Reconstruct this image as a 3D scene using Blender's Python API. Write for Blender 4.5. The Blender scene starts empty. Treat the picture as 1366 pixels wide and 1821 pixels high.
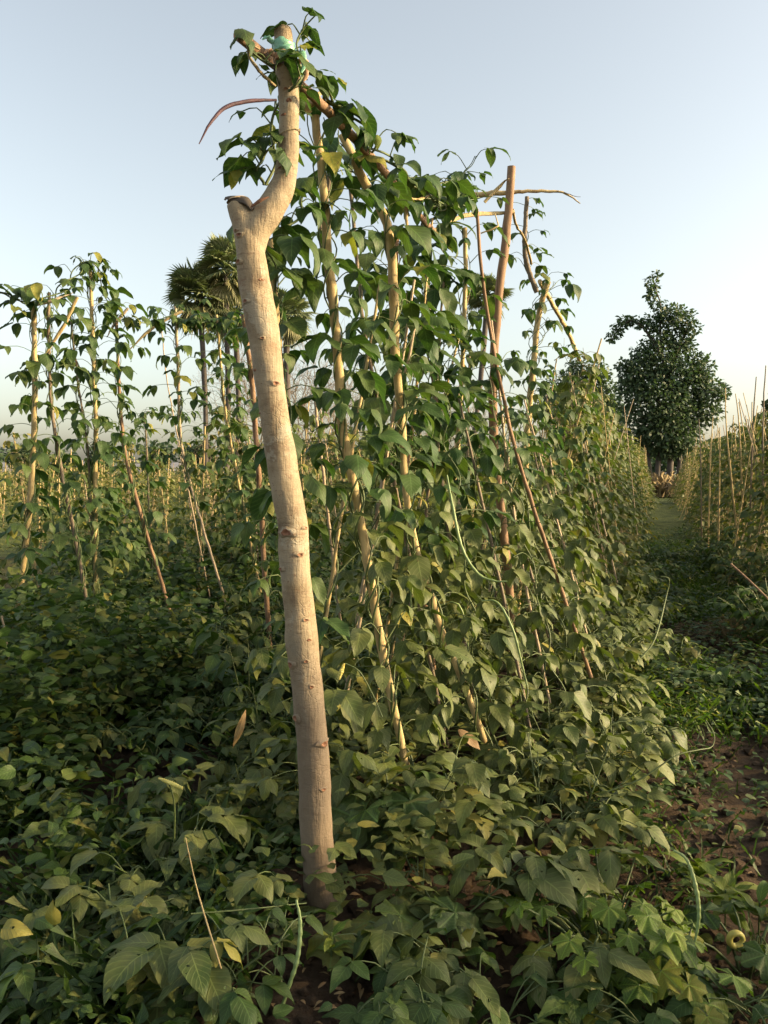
import bpy, math, random
import numpy as np
from mathutils import Vector

# ------------------------------------------------------------------ camera, sky, sun, exposure
scene = bpy.context.scene
COL = scene.collection
F = 1450.0; W0, H0 = 1366.0, 1821.0
CAMH = 1.45
PITCH = math.radians(2.77)                 # looking slightly down
cam_d = bpy.data.cameras.new("camera"); cam = bpy.data.objects.new("camera", cam_d); COL.objects.link(cam)
cam.location = (0, 0, CAMH); cam.rotation_euler = (math.pi/2 - PITCH, 0, 0)
cam_d.sensor_fit = 'VERTICAL'; cam_d.angle = 2*math.atan(H0/2/F)
cam_d.clip_start = 0.05; cam_d.clip_end = 5000
cam_d.dof.use_dof = False
scene.camera = cam

SUN_EL = math.radians(18); SUN_AZ = math.radians(95)     # clockwise from +Y (view axis)
world = bpy.data.worlds.new("World"); scene.world = world; world.use_nodes = True
wn = world.node_tree; wn.nodes.clear()
sky = wn.nodes.new('ShaderNodeTexSky'); sky.sky_type = 'NISHITA'; sky.sun_disc = False
sky.sun_elevation = SUN_EL; sky.sun_rotation = SUN_AZ
sky.air_density = 1.0; sky.dust_density = 3.4; sky.ozone_density = 1.5; sky.altitude = 100
bg = wn.nodes.new('ShaderNodeBackground'); bg.inputs[1].default_value = 0.15
wo = wn.nodes.new('ShaderNodeOutputWorld')
hs = wn.nodes.new('ShaderNodeHueSaturation'); hs.inputs['Saturation'].default_value = .60      # dry-season dust in the air greys the blue
hs.inputs['Value'].default_value = 1.0; tn = wn.nodes.new('ShaderNodeMix'); tn.data_type = 'RGBA'; tn.blend_type = 'MULTIPLY'; tn.inputs[0].default_value = 1
tn.inputs[7].default_value = (1.065, 1.015, .90, 1)
wn.links.new(sky.outputs[0], hs.inputs['Color']); wn.links.new(hs.outputs[0], tn.inputs[6]); wn.links.new(tn.outputs[2], bg.inputs[0]); wn.links.new(bg.outputs[0], wo.inputs[0])

sun_d = bpy.data.lights.new("sun", 'SUN'); sun_d.energy = 3.9; sun_d.angle = math.radians(3.0)
sun_d.color = (1.0, 0.74, 0.39)
sun = bpy.data.objects.new("sun", sun_d); COL.objects.link(sun)
to_sun = Vector((math.cos(SUN_EL)*math.sin(SUN_AZ), math.cos(SUN_EL)*math.cos(SUN_AZ), math.sin(SUN_EL)))
sun.rotation_euler = to_sun.to_track_quat('Z', 'Y').to_euler()
sun.location = (5, -5, 6)

scene.view_settings.view_transform = 'Standard'; scene.view_settings.look = 'None'
scene.view_settings.exposure = 1.22; scene.view_settings.gamma = 1.0
scene.cycles.max_bounces = 6; scene.cycles.transparent_max_bounces = 8

R = random.Random(7)
NR = np.random.default_rng(11)

# ------------------------------------------------------------------ coordinates
A = math.atan(487/1450.0)                  # the rows run this far right of the view axis
def row(X, Y, Z=0.0):                      # field frame: X across the rows, Y along them
    return Vector((X*math.cos(A)+Y*math.sin(A), -X*math.sin(A)+Y*math.cos(A), Z))
def P(px, py, d):                          # a photograph pixel at distance d along +Y
    cx = (px-W0/2)/F; cy = (H0/2-py)/F
    vy = math.cos(PITCH)+cy*math.sin(PITCH); vz = -math.sin(PITCH)+cy*math.cos(PITCH)
    return Vector((cx/vy*d, d, CAMH+vz/vy*d))
def G(px, py, z=0.0):
    cx = (px-W0/2)/F; cy = (H0/2-py)/F
    vy = math.cos(PITCH)+cy*math.sin(PITCH); vz = -math.sin(PITCH)+cy*math.cos(PITCH)
    t = (z-CAMH)/vz
    return Vector((cx*t, vy*t, z))

# ------------------------------------------------------------------ numeric noise
def _h(ix, iy, s):
    n = (ix*374761393 + iy*668265263 + s*974634777) & 0xffffffff
    n = ((n ^ (n >> 13))*1274126177) & 0xffffffff
    return ((n ^ (n >> 16)) & 0xffff)/65535.0
def vnoise(x, y, s=0):
    x = np.asarray(x, float); y = np.asarray(y, float)
    ix = np.floor(x).astype(np.int64); iy = np.floor(y).astype(np.int64)
    fx = x-ix; fy = y-iy; fx = fx*fx*(3-2*fx); fy = fy*fy*(3-2*fy)
    a = _h(ix, iy, s); b = _h(ix+1, iy, s); c = _h(ix, iy+1, s); d = _h(ix+1, iy+1, s)
    return (a*(1-fx)+b*fx)*(1-fy)+(c*(1-fx)+d*fx)*fy
def fbm(x, y, s=0, o=4):
    r = 0; a = .5
    for k in range(o):
        r = r+a*vnoise(x*2**k, y*2**k, s+k*17); a *= .5
    return r
ROWX = [-1.0, 1.45] + [-4.05-3.0*k for k in range(18)] + [4.4, 7.4]
def ground_z(x, y):
    x = np.asarray(x, float); y = np.asarray(y, float)
    X = x*math.cos(A)-y*math.sin(A); Y = x*math.sin(A)+y*math.cos(A)
    z = np.zeros_like(X)
    for rx in ROWX:
        w = 0.55 if rx != -1.0 else 0.75
        z = z+0.16*np.exp(-((X-rx)/w)**2)
    d = np.hypot(x, y)
    near = np.clip(1.6-d/10, 0, 1)
    z = z+near*((fbm(x*2.2, y*2.2, 3)-.45)*.14+(fbm(x*9, y*9, 9, 3)-.4)*.075)
    z = z+(fbm(x*.3, y*.3, 5)-.45)*.08
    return z-0.08
def gz(x, y): return float(ground_z(x, y))

# ------------------------------------------------------------------ materials
def mat(name):
    m = bpy.data.materials.new(name); m.use_nodes = True
    nt = m.node_tree; nt.nodes.clear()
    out = nt.nodes.new('ShaderNodeOutputMaterial'); p = nt.nodes.new('ShaderNodeBsdfPrincipled')
    nt.links.new(p.outputs[0], out.inputs[0])
    return m, nt, p, out
def nd(nt, t, **k):
    n = nt.nodes.new(t)
    for a, v in k.items(): setattr(n, a, v)
    return n
def ramp(nt, fac, stops):
    r = nd(nt, 'ShaderNodeValToRGB'); e = r.color_ramp.elements
    while len(e) < len(stops): e.new(.5)
    for i, (p, c) in enumerate(stops):
        e[i].position = p; e[i].color = (*c, 1)
    nt.links.new(fac, r.inputs[0]); return r.outputs[0]
def noise(nt, scale, detail=4, vec=None, rough=.6):
    n = nd(nt, 'ShaderNodeTexNoise'); n.inputs['Scale'].default_value = scale
    n.inputs['Detail'].default_value = detail; n.inputs['Roughness'].default_value = rough
    if vec is not None: nt.links.new(vec, n.inputs['Vector'])
    return n.outputs['Fac']
def mix(nt, fac, a, b, mode='MIX'):
    m = nd(nt, 'ShaderNodeMix', data_type='RGBA', blend_type=mode)
    for s, v in ((m.inputs[0], fac), (m.inputs[6], a), (m.inputs[7], b)):
        if hasattr(v, 'links'): nt.links.new(v, s)
        elif isinstance(v, (int, float)): s.default_value = v
        else: s.default_value = (*v, 1)
    return m.outputs[2]
def math_(nt, op, a, b=None, c=None):
    m = nd(nt, 'ShaderNodeMath', operation=op)
    for i, v in enumerate((a, b, c)):
        if v is None: continue
        if hasattr(v, 'links'): nt.links.new(v, m.inputs[i])
        else: m.inputs[i].default_value = v
    return m.outputs[0]
def bump(nt, p, h, s, d):
    b = nd(nt, 'ShaderNodeBump'); b.inputs['Strength'].default_value = s; b.inputs['Distance'].default_value = d
    nt.links.new(h, b.inputs['Height']); nt.links.new(b.outputs[0], p.inputs['Normal'])
def tc(nt, out='Object'): return nd(nt, 'ShaderNodeTexCoord').outputs[out]

def leaf_mat(name, dark, light, yellow, dust, dustamt=.5, trans=.28, veins=True, rough=.55, holes=False):
    m, nt, p, out = mat(name)
    t = nd(nt, 'ShaderNodeAttribute', attribute_name='tint').outputs['Fac']
    ag = nd(nt, 'ShaderNodeAttribute', attribute_name='age').outputs['Fac']
    c = mix(nt, t, dark, light)
    ob = tc(nt)
    blot = math_(nt, 'MULTIPLY', ag, math_(nt, 'ADD', noise(nt, 28, 3, ob), .45))
    c = mix(nt, blot, c, yellow)
    br = ramp(nt, noise(nt, 55, 2, ob), [(.66, (0, 0, 0)), (.72, (1, 1, 1))])
    c = mix(nt, math_(nt, 'MULTIPLY', br, math_(nt, 'ADD', math_(nt, 'MULTIPLY', ag, .7), .12)), c, (.12, .07, .03))
    dn = ramp(nt, noise(nt, 14, 4, ob), [(.35, (0, 0, 0)), (.7, (1, 1, 1))])
    c = mix(nt, math_(nt, 'MULTIPLY', dn, dustamt), c, dust)
    if veins:
        uv = tc(nt, 'UV'); sp = nd(nt, 'ShaderNodeSeparateXYZ'); nt.links.new(uv, sp.inputs[0])
        av = math_(nt, 'ABSOLUTE', math_(nt, 'SUBTRACT', sp.outputs[1], .5))
        ph = math_(nt, 'MULTIPLY', math_(nt, 'SUBTRACT', sp.outputs[0], math_(nt, 'MULTIPLY', av, .55)), 7.5*6.283)
        w = math_(nt, 'POWER', math_(nt, 'ADD', math_(nt, 'MULTIPLY', math_(nt, 'SINE', ph), .5), .5), 9)
        mid = math_(nt, 'LESS_THAN', av, .022)
        v = math_(nt, 'MAXIMUM', math_(nt, 'MULTIPLY', w, .35), math_(nt, 'MULTIPLY', mid, .75))
        c = mix(nt, math_(nt, 'MULTIPLY', v, .5), c, [min(1, x*2.2+.03) for x in light])
        bump(nt, p, math_(nt, 'SUBTRACT', 1.0, v), .5, .003)
    nt.links.new(c, p.inputs['Base Color']); p.inputs['Roughness'].default_value = rough
    p.inputs['Specular IOR Level'].default_value = .35
    tr = nd(nt, 'ShaderNodeBsdfTranslucent')
    c2 = mix(nt, 1.0, c, (1.3, 1.6, .7), 'MULTIPLY'); nt.links.new(c2, tr.inputs[0])
    ms = nd(nt, 'ShaderNodeMixShader'); ms.inputs[0].default_value = trans
    nt.links.new(p.outputs[0], ms.inputs[1]); nt.links.new(tr.outputs[0], ms.inputs[2])
    if holes:
        hn = noise(nt, 46, 1, ob); ht = math_(nt, 'GREATER_THAN', hn, .735)
        tp_ = nd(nt, 'ShaderNodeBsdfTransparent'); m3 = nd(nt, 'ShaderNodeMixShader')
        nt.links.new(ht, m3.inputs[0]); nt.links.new(ms.outputs[0], m3.inputs[1]); nt.links.new(tp_.outputs[0], m3.inputs[2]); ms = m3
    nt.links.new(ms.outputs[0], out.inputs[0])
    return m
M = {}
M['bean_leaf'] = leaf_mat('bean_leaf', (.018, .050, .013), (.055, .105, .020), (.28, .25, .04), (.10, .12, .055), .3)
M['dusty_leaf'] = leaf_mat('dusty_leaf', (.034, .062, .013), (.095, .120, .026), (.27, .23, .04), (.165, .16, .065), .42, .2, holes=True)
M['weed_leaf'] = leaf_mat('weed_leaf', (.016, .044, .010), (.058, .105, .018), (.17, .16, .03), (.08, .09, .035), .3)
M['bright_leaf'] = leaf_mat('bright_leaf', (.040, .095, .010), (.115, .18, .018), (.24, .22, .03), (.10, .105, .04), .25)
M['far_leaf'] = leaf_mat('far_leaf', (.042, .074, .016), (.115, .145, .034), (.25, .20, .05), (.16, .15, .06), .4, .25, False)
M['tree_leaf'] = leaf_mat('tree_leaf', (.034, .066, .032), (.088, .14, .062), (.06, .06, .03), (.04, .045, .03), .2, .2, False)  # lightened so the leaf colour holds the haze over distant trees
M['palm_leaf'] = leaf_mat('palm_leaf', (.070, .115, .050), (.14, .18, .08), (.27, .24, .12), (.17, .17, .10), .4, .15, False)
M['dry_leaf'] = leaf_mat('dry_leaf', (.20, .115, .05), (.30, .19, .09), (.3, .22, .11), (.22, .15, .08), .4, .25)

def wood(name, c1, c2, c3, scale=30, stretch=.08, rough=.8, bstr=.5):
    m, nt, p, out = mat(name)
    ob = tc(nt); mp = nd(nt, 'ShaderNodeMapping'); nt.links.new(ob, mp.inputs[0])
    mp.inputs['Scale'].default_value = (1, 1, stretch)
    n = noise(nt, scale, 6, mp.outputs[0], .7)
    c = ramp(nt, n, [(.28, c3), (.45, c1), (.72, c2)])
    k = ramp(nt, noise(nt, scale*.35, 3, ob), [(.5, (0, 0, 0)), (.75, (1, 1, 1))])
    c = mix(nt, math_(nt, 'MULTIPLY', k, .4), c, c3)
    nt.links.new(c, p.inputs['Base Color']); p.inputs['Roughness'].default_value = rough
    bump(nt, p, n, bstr, .004); return m
M['straw'] = wood('straw', (.42, .31, .14), (.55, .43, .21), (.15, .09, .04), 60)
M['redstick'] = wood('redstick', (.23, .135, .075), (.32, .20, .115), (.08, .045, .024), 50)
M['greystick'] = wood('greystick', (.17, .13, .085), (.26, .20, .14), (.07, .05, .032), 50)
M['pale'] = wood('pale', (.38, .29, .19), (.48, .38, .26), (.20, .14, .09), 70)
M['trunk'] = wood('trunk', (.07, .055, .045), (.12, .10, .08), (.03, .025, .02), 6, .3)
M['greenstem'] = wood('greenstem', (.07, .105, .03), (.12, .15, .045), (.07, .06, .025), 60, .2, .6, .2)
M['drystem'] = wood('drystem', (.26, .20, .10), (.36, .29, .15), (.12, .09, .05), 60, .2, .8, .2)
M['purple'] = wood('purple', (.06, .03, .04), (.12, .05, .06), (.03, .02, .02), 60, .2, .6, .2)
M['pod'] = wood('pod', (.17, .24, .08), (.27, .33, .12), (.12, .16, .06), 20, .2, .5, .15)
M['yellowpod'] = wood('yellowpod', (.55, .47, .10), (.68, .62, .2), (.35, .27, .06), 40, .2, .5, .15)
M['knot'] = wood('knot', (.20, .09, .045), (.30, .15, .08), (.05, .02, .015), 90, 1)
M['cutwood'] = wood('cutwood', (.42, .30, .18), (.52, .40, .26), (.26, .16, .09), 60, 1)

def bark_mat():
    m, nt, p, out = mat('pale_bark'); ob = tc(nt)
    mp = nd(nt, 'ShaderNodeMapping'); nt.links.new(ob, mp.inputs[0]); mp.inputs['Scale'].default_value = (1, 1, 3)
    mv = nd(nt, 'ShaderNodeMapping'); nt.links.new(ob, mv.inputs[0]); mv.inputs['Scale'].default_value = (1, 1, .12)
    big = noise(nt, 7, 5, ob, .65); hor = noise(nt, 16, 5, mp.outputs[0], .7); ver = noise(nt, 60, 5, mv.outputs[0], .7)
    c = ramp(nt, big, [(.34, (.155, .105, .058)), (.44, (.245, .185, .108)), (.56, (.305, .24, .150)), (.70, (.24, .20, .135))])
    c = mix(nt, ramp(nt, hor, [(.56, (0, 0, 0)), (.72, (.6, .6, .6))]), c, (.16, .09, .05))
    c = mix(nt, ramp(nt, ver, [(.62, (0, 0, 0)), (.80, (.35, .35, .35))]), c, (.30, .245, .155))
    sp = noise(nt, 130, 2, ob); c = mix(nt, ramp(nt, sp, [(.64, (0, 0, 0)), (.70, (.8, .8, .8))]), c, (.16, .09, .055))
    vo = nd(nt, 'ShaderNodeTexVoronoi', feature='DISTANCE_TO_EDGE'); vo.inputs['Scale'].default_value = 26
    mw = nd(nt, 'ShaderNodeMapping'); nt.links.new(ob, mw.inputs[0]); mw.inputs['Scale'].default_value = (1, 1, 1.7)
    wv = nd(nt, 'ShaderNodeVectorMath', operation='ADD'); nt.links.new(mw.outputs[0], wv.inputs[0])
    nz = nd(nt, 'ShaderNodeTexNoise'); nz.inputs['Scale'].default_value = 20; nt.links.new(ob, nz.inputs['Vector'])
    sc_ = nd(nt, 'ShaderNodeVectorMath', operation='SCALE'); sc_.inputs['Scale'].default_value = .05; nt.links.new(nz.outputs['Color'], sc_.inputs[0])
    nt.links.new(sc_.outputs[0], wv.inputs[1]); nt.links.new(wv.outputs[0], vo.inputs['Vector'])
    crk = math_(nt, 'MULTIPLY', ramp(nt, vo.outputs['Distance'], [(0, (1, 1, 1)), (.045, (0, 0, 0))]), ramp(nt, noise(nt, 5, 3, ob), [(.48, (0, 0, 0)), (.62, (1, 1, 1))]))
    c = mix(nt, math_(nt, 'MULTIPLY', crk, .22), c, (.16, .10, .055))
    fl = noise(nt, 3.2, 6, ob, .75); c = mix(nt, ramp(nt, fl, [(.57, (0, 0, 0)), (.60, (.55, .55, .55))]), c, (.36, .32, .235))
    fl2 = noise(nt, 4.4, 6, mp.outputs[0], .8); c = mix(nt, ramp(nt, fl2, [(.60, (0, 0, 0)), (.64, (.6, .6, .6))]), c, (.20, .11, .055))
    ring = noise(nt, 3, 4, None); mr2 = nd(nt, 'ShaderNodeMapping'); nt.links.new(ob, mr2.inputs[0]); mr2.inputs['Scale'].default_value = (.6, .6, 30)
    rg = noise(nt, 2.2, 3, mr2.outputs[0], .5); c = mix(nt, ramp(nt, rg, [(.63, (0, 0, 0)), (.69, (.45, .45, .45))]), c, (.15, .10, .06))
    # foot stained by soil, with the lower pole's shade painted in
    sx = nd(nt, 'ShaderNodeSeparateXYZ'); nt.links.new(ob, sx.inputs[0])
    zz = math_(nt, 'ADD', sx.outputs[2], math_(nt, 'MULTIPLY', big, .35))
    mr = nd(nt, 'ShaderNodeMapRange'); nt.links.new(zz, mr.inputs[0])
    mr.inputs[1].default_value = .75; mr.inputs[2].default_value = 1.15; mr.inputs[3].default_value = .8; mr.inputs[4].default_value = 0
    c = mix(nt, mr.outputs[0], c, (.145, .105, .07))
    nt.links.new(c, p.inputs['Base Color']); p.inputs['Roughness'].default_value = .78
    h = math_(nt, 'SUBTRACT', math_(nt, 'ADD', math_(nt, 'ADD', math_(nt, 'MULTIPLY', hor, .6), fl), math_(nt, 'ADD', ver, big)), math_(nt, 'MULTIPLY', crk, .25))
    bump(nt, p, h, .65, .008); return m
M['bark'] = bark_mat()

def soil_mat():
    m, nt, p, out = mat('soil'); ob = tc(nt)
    a = noise(nt, 1.3, 6, ob); b = noise(nt, 30, 8, ob, .8)
    c = ramp(nt, a, [(.3, (.060, .042, .028)), (.55, (.105, .074, .048)), (.75, (.15, .108, .070))])
    c = mix(nt, ramp(nt, b, [(.35, (.9, .9, .9)), (.6, (0, 0, 0))]), c, (.06, .037, .024))
    # far away the field is covered with weeds
    g = nd(nt, 'ShaderNodeSeparateXYZ'); nt.links.new(ob, g.inputs[0])
    ln = nd(nt, 'ShaderNodeMapRange'); nt.links.new(g.outputs[1], ln.inputs[0])
    ln.inputs[1].default_value = 7; ln.inputs[2].default_value = 16
    gr = ramp(nt, noise(nt, 3, 5, ob), [(.35, (.035, .05, .018)), (.6, (.075, .095, .03)), (.8, (.16, .13, .07))])
    c = mix(nt, ln.outputs[0], c, gr)
    nt.links.new(c, p.inputs['Base Color']); p.inputs['Roughness'].default_value = .95
    p.inputs['Specular IOR Level'].default_value = .15
    bump(nt, p, b, 1.0, .03); return m
M['soil'] = soil_mat()
def plain(name, c, rough=.6, var=.25, sc=40):
    m, nt, p, out = mat(name)
    n = noise(nt, sc, 4, tc(nt)); cc = mix(nt, n, [x*(1-var) for x in c], [min(1, x*(1+var)) for x in c])
    nt.links.new(cc, p.inputs['Base Color']); p.inputs['Roughness'].default_value = rough; return m
M['greenstrap'] = plain('green_plastic', (.16, .36, .25), .4)
M['brownstrap'] = plain('brown_strip', (.36, .22, .13), .6)
M['goldgrass'] = plain('dry_grass', (.21, .155, .075), .9, .4, 3)
M['hill'] = plain('distant_hill', (.17, .17, .19), 1, .15, .02)  # grey-violet carries the distance haze in the base colour

# ------------------------------------------------------------------ mesh building
class MB:
    def __init__(s): s.v = []; s.f = []; s.uv = []; s.t = []; s.a = []; s.mi = []; s.n = 0
    def add(s, v, f, uv=None, tint=0., age=0., mi=0):
        v = np.asarray(v, float); f = np.asarray(f, np.int64)
        s.v.append(v); s.f.append(f+s.n); s.n += len(v)
        s.uv.append(np.zeros((len(v), 2)) if uv is None else uv)
        s.t.append(np.broadcast_to(np.asarray(tint, float), (len(v),)) if np.ndim(tint) == 0 else tint)
        s.a.append(np.broadcast_to(np.asarray(age, float), (len(v),)) if np.ndim(age) == 0 else age)
        s.mi.append(np.full(len(f), mi))
    def mesh(s, name, mats, origin=(0, 0, 0), smooth=True):
        me = bpy.data.meshes.new(name)
        v = np.concatenate(s.v)-np.array(origin); 
        fs = [x for x in s.f]
        nf = sum(len(x) for x in fs)
        loops = np.concatenate([x.ravel() for x in fs]); sizes = np.concatenate([np.full(len(x), x.shape[1]) for x in fs])
        starts = np.concatenate([[0], np.cumsum(sizes)[:-1]])
        me.vertices.add(len(v)); me.vertices.foreach_set('co', v.ravel())
        me.loops.add(len(loops)); me.loops.foreach_set('vertex_index', loops)
        me.polygons.add(nf); me.polygons.foreach_set('loop_start', starts); me.polygons.foreach_set('loop_total', sizes)
        me.polygons.foreach_set('use_smooth', np.full(nf, smooth))
        me.polygons.foreach_set('material_index', np.concatenate(s.mi))
        uvl = me.uv_layers.new(name='UVMap'); uvl.data.foreach_set('uv', np.concatenate(s.uv)[loops].ravel())
        for nm, arr in (('tint', s.t), ('age', s.a)):
            at = me.attributes.new(nm, 'FLOAT', 'POINT'); at.data.foreach_set('value', np.concatenate(arr))
        for m in (mats if isinstance(mats, (list, tuple)) else [mats]): me.materials.append(m)
        me.update(calc_edges=True); me.validate(); return me
    def obj(s, name, mats, parent=None, origin=(0, 0, 0), smooth=True):
        o = bpy.data.objects.new(name, s.mesh(name, mats, origin, smooth)); COL.objects.link(o)
        if parent is not None: o.parent = parent
        else: o.location = origin
        return o
def tag(o, label=None, cat=None, group=None, kind=None):
    if label: o['label'] = label
    if cat: o['category'] = cat
    if group: o['group'] = group
    if kind: o['kind'] = kind
    return o
def thing(name, loc, label, cat, group=None):
    o = bpy.data.objects.new(name, None); COL.objects.link(o); o.location = loc; o.empty_display_size = .1
    return tag(o, label, cat, group)
def copy_tree(o, loc, rz=0, sc=1.0, label=None, group=None):
    c = o.copy(); COL.objects.link(c); c.location = loc; c.rotation_euler = (0, 0, rz); c.scale = (sc, sc, sc)
    if label: c['label'] = label
    if group: c['group'] = group
    for ch in list(o.children):
        k = ch.copy(); COL.objects.link(k); k.parent = c
    return c

def resample(pts, n):
    pts = np.array([list(p) for p in pts], float)
    if len(pts) == 2: 
        t = np.linspace(0, 1, n)[:, None]; return pts[0]*(1-t)+pts[1]*t
    # catmull-rom through the points
    ext = np.vstack([2*pts[0]-pts[1], pts, 2*pts[-1]-pts[-2]])
    seg = np.linalg.norm(np.diff(pts, axis=0), axis=1); cum = np.concatenate([[0], np.cumsum(seg)])
    out = []
    for s in np.linspace(0, cum[-1], n):
        i = min(np.searchsorted(cum, s, 'right')-1, len(seg)-1); u = (s-cum[i])/max(seg[i], 1e-9)
        p0, p1, p2, p3 = ext[i], ext[i+1], ext[i+2], ext[i+3]
        out.append(.5*((2*p1)+(-p0+p2)*u+(2*p0-5*p1+4*p2-p3)*u*u+(-p0+3*p1-3*p2+p3)*u**3))
    return np.array(out)
def tube(mb, pts, r, sides=6, rough=0., seed=0, tint=0., age=0., mi=0, cap=True, flat=1.0):
    pts = np.asarray(pts, float); n = len(pts)
    r = np.interp(np.linspace(0, 1, n), np.linspace(0, 1, len(r)), r) if np.ndim(r) else np.full(n, r)
    tan = np.gradient(pts, axis=0); tan /= np.linalg.norm(tan, axis=1)[:, None]+1e-12
    ref = np.array([1., 0.13, 0.]) if abs(tan[:, 0]).mean() < .8 else np.array([0., .2, 1.])
    a = np.cross(tan, ref); a /= np.linalg.norm(a, axis=1)[:, None]+1e-12; b = np.cross(tan, a)
    th = np.linspace(0, 2*math.pi, sides, endpoint=False)
    rr = r[:, None]*np.ones((1, sides))
    if rough:
        i = np.arange(n)[:, None]; jx = np.cos(th)[None]*1.3; jy = np.sin(th)[None]*1.3
        rr = rr*(1+rough*(fbm(jx+7+i*.35, jy+i*.13+seed, seed, 3)-.45)*2)
    v = pts[:, None, :]+rr[:, :, None]*(np.cos(th)[None, :, None]*a[:, None, :]*flat+np.sin(th)[None, :, None]*b[:, None, :])
    v = v.reshape(-1, 3)
    i = np.arange(n-1)[:, None]*sides; j = np.arange(sides)[None]; j2 = (j+1) % sides
    f = np.stack([i+j, i+j2, i+sides+j2, i+sides+j], -1).reshape(-1, 4)
    mb.add(v, f, None, tint, age, mi)
    if cap:
        for e in (0, n-1):
            c = np.vstack([v[e*sides:(e+1)*sides], pts[e]])
            mb.add(c, [[k, (k+1) % sides, sides] for k in range(sides)], None, tint, age, mi)

# ------------------------------------------------------------------ leaves
def leaf_template(nu, nv, kind='bean', arch=.7, fold=.25, curl=.15, wav=.03, asym=0., seed=0):
    u = np.linspace(0, 1, nu+1); v = np.linspace(-1, 1, nv+1)
    if kind == 'bean': w = .31*np.sin(math.pi*np.clip(u, 0, 1)**.60)**.80*(1-.20*u); w[-1] = 0.004; w[0] = .05
    elif kind == 'blade': w = .035*(1-u)**.6*(1-.3*(1-u)); w[-1] = .001
    elif kind == 'lance': w = .16*np.sin(math.pi*u**.8)**.9; w[-1] = .003; w[0] = .02
    elif kind == 'lobed':                                   # squash: broad with lobes
        w = .56*np.sin(math.pi*np.clip(u*.93+.07, 0, 1)**.7)**.7*(1+.20*np.sin(u*17+1)); w[-1] = .02; w[0] = .22
    th = arch*(u**1.3)
    if kind == 'blade': th = arch*u*1.6
    dx = np.cos(th-.25*arch); dz = -np.sin(th-.25*arch)
    x = np.concatenate([[0], np.cumsum((dx[1:]+dx[:-1])/2)])/nu; z = np.concatenate([[0], np.cumsum((dz[1:]+dz[:-1])/2)])/nu
    UU, VV = np.meshgrid(u, v, indexing='ij')
    ww = w[:, None]*np.ones_like(VV)*(1+asym*VV)
    y = VV*ww
    zz = z[:, None]+fold*np.abs(y)-curl*y*y*4+wav*np.sin(UU*9+seed*2.1+VV*2)*np.abs(VV)
    xx = x[:, None]*np.ones_like(VV)-.10*np.abs(VV)*ww*(UU < .15)+(.05*np.abs(VV) if kind == 'lobed' else 0)
    V = np.stack([xx, y, zz], -1).reshape(-1, 3)
    i = np.arange(nu)[:, None]*(nv+1); j = np.arange(nv)[None]
    f = np.stack([i+j, i+j+1, i+nv+1+j+1, i+nv+1+j], -1).reshape(-1, 4)
    uv = np.stack([UU, (VV+1)/2], -1).reshape(-1, 2)
    return V, f, uv
def palmate_template(seed=0):
    nr, na = 5, 40; V = []; UVs = []
    for i in range(nr+1):
        rho = i/nr
        for j in range(na+1):
            th = -2.85+5.7*j/na
            ph = (th/1.14) ; dl = abs(ph-round(ph))*1.14; lob = max(-2, min(2, round(ph)))
            edge = (.62+.20*math.cos(dl*2.6)**2+.04*math.sin(j*2.9+seed))*(1-.10*abs(lob))
            r = rho*edge; z = -.30*r*r-.10*math.cos(dl*5.4)*r+.03*math.sin(th*7+seed+rho*4)*rho+(.12 if seed % 2 else -.05)*abs(math.sin(th))*r
            V.append((r*math.cos(th), r*math.sin(th), z+.05*math.sin(j*1.3+seed*2)*rho*rho)); UVs.append((rho, .5+dl*rho*.7))
    V = np.array(V); i = np.arange(nr)[:, None]*(na+1); j = np.arange(na)[None]
    f = np.stack([i+j, i+na+1+j, i+na+2+j, i+j+1], -1).reshape(-1, 4)
    return V, f, np.array(UVs)
TPL = {(0, 'lobed'): [palmate_template(k) for k in range(4)]}
def tpls(lod, kind):
    k = (lod, kind)
    if k not in TPL:
        nu, nv = {0: (8, 4), 1: (4, 2), 2: (2, 2), 3: (2, 1)}[lod]
        ps = [(.5, .20, .15, .03, 0), (.9, .3, .1, .04, .12), (1.3, .35, .2, .03, -.12), (.2, .4, .1, .05, .05), (1.0, .1, .35, .05, -.05)]
        TPL[k] = [leaf_template(nu, nv, kind, *p, seed=i) for i, p in enumerate(ps)]
    return TPL[k]
class Leaves:
    def __init__(s, lod=0, kind='bean'): s.lod = lod; s.kind = kind; s.o = []; s.d = []; s.n = []; s.s = []; s.t = []; s.a = []
    def add(s, o, d, n, size, tint=.5, age=0., wid=1.0):
        s.o.append(tuple(o)); s.d.append(tuple(d)); s.n.append(tuple(n)); s.s.append((size, size*wid)); s.t.append(tint); s.a.append(age)
    def into(s, mb, mi=0, seed=0):
        if not s.o: return
        o = np.array(s.o); d = np.array(s.d); n = np.array(s.n); sz = np.array(s.s); t = np.array(s.t); a = np.array(s.a)
        d = d/(np.linalg.norm(d, axis=1)[:, None]+1e-9)
        y = np.cross(n, d); y /= np.linalg.norm(y, axis=1)[:, None]+1e-9; z = np.cross(d, y)
        tp = tpls(s.lod, s.kind); idx = np.random.default_rng(seed+len(o)).integers(0, len(tp), len(o))
        for k, (V, f, uv) in enumerate(tp):
            m = np.where(idx == k)[0]
            if not len(m): continue
            L = sz[m, 0][:, None, None]; Wd = sz[m, 1][:, None, None]
            vv = o[m][:, None]+V[None, :, 0:1]*d[m][:, None]*L+V[None, :, 1:2]*y[m][:, None]*Wd+V[None, :, 2:3]*z[m][:, None]*L
            nv = len(V)
            ff = (f[None]+(np.arange(len(m))*nv)[:, None, None]).reshape(-1, f.shape[1])
            mb.add(vv.reshape(-1, 3), ff, np.tile(uv, (len(m), 1)), np.repeat(t[m], nv), np.repeat(a[m], nv), mi)
def unit(v): return v/(np.linalg.norm(v)+1e-9)
UP = np.array([0., 0., 1.])
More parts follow.
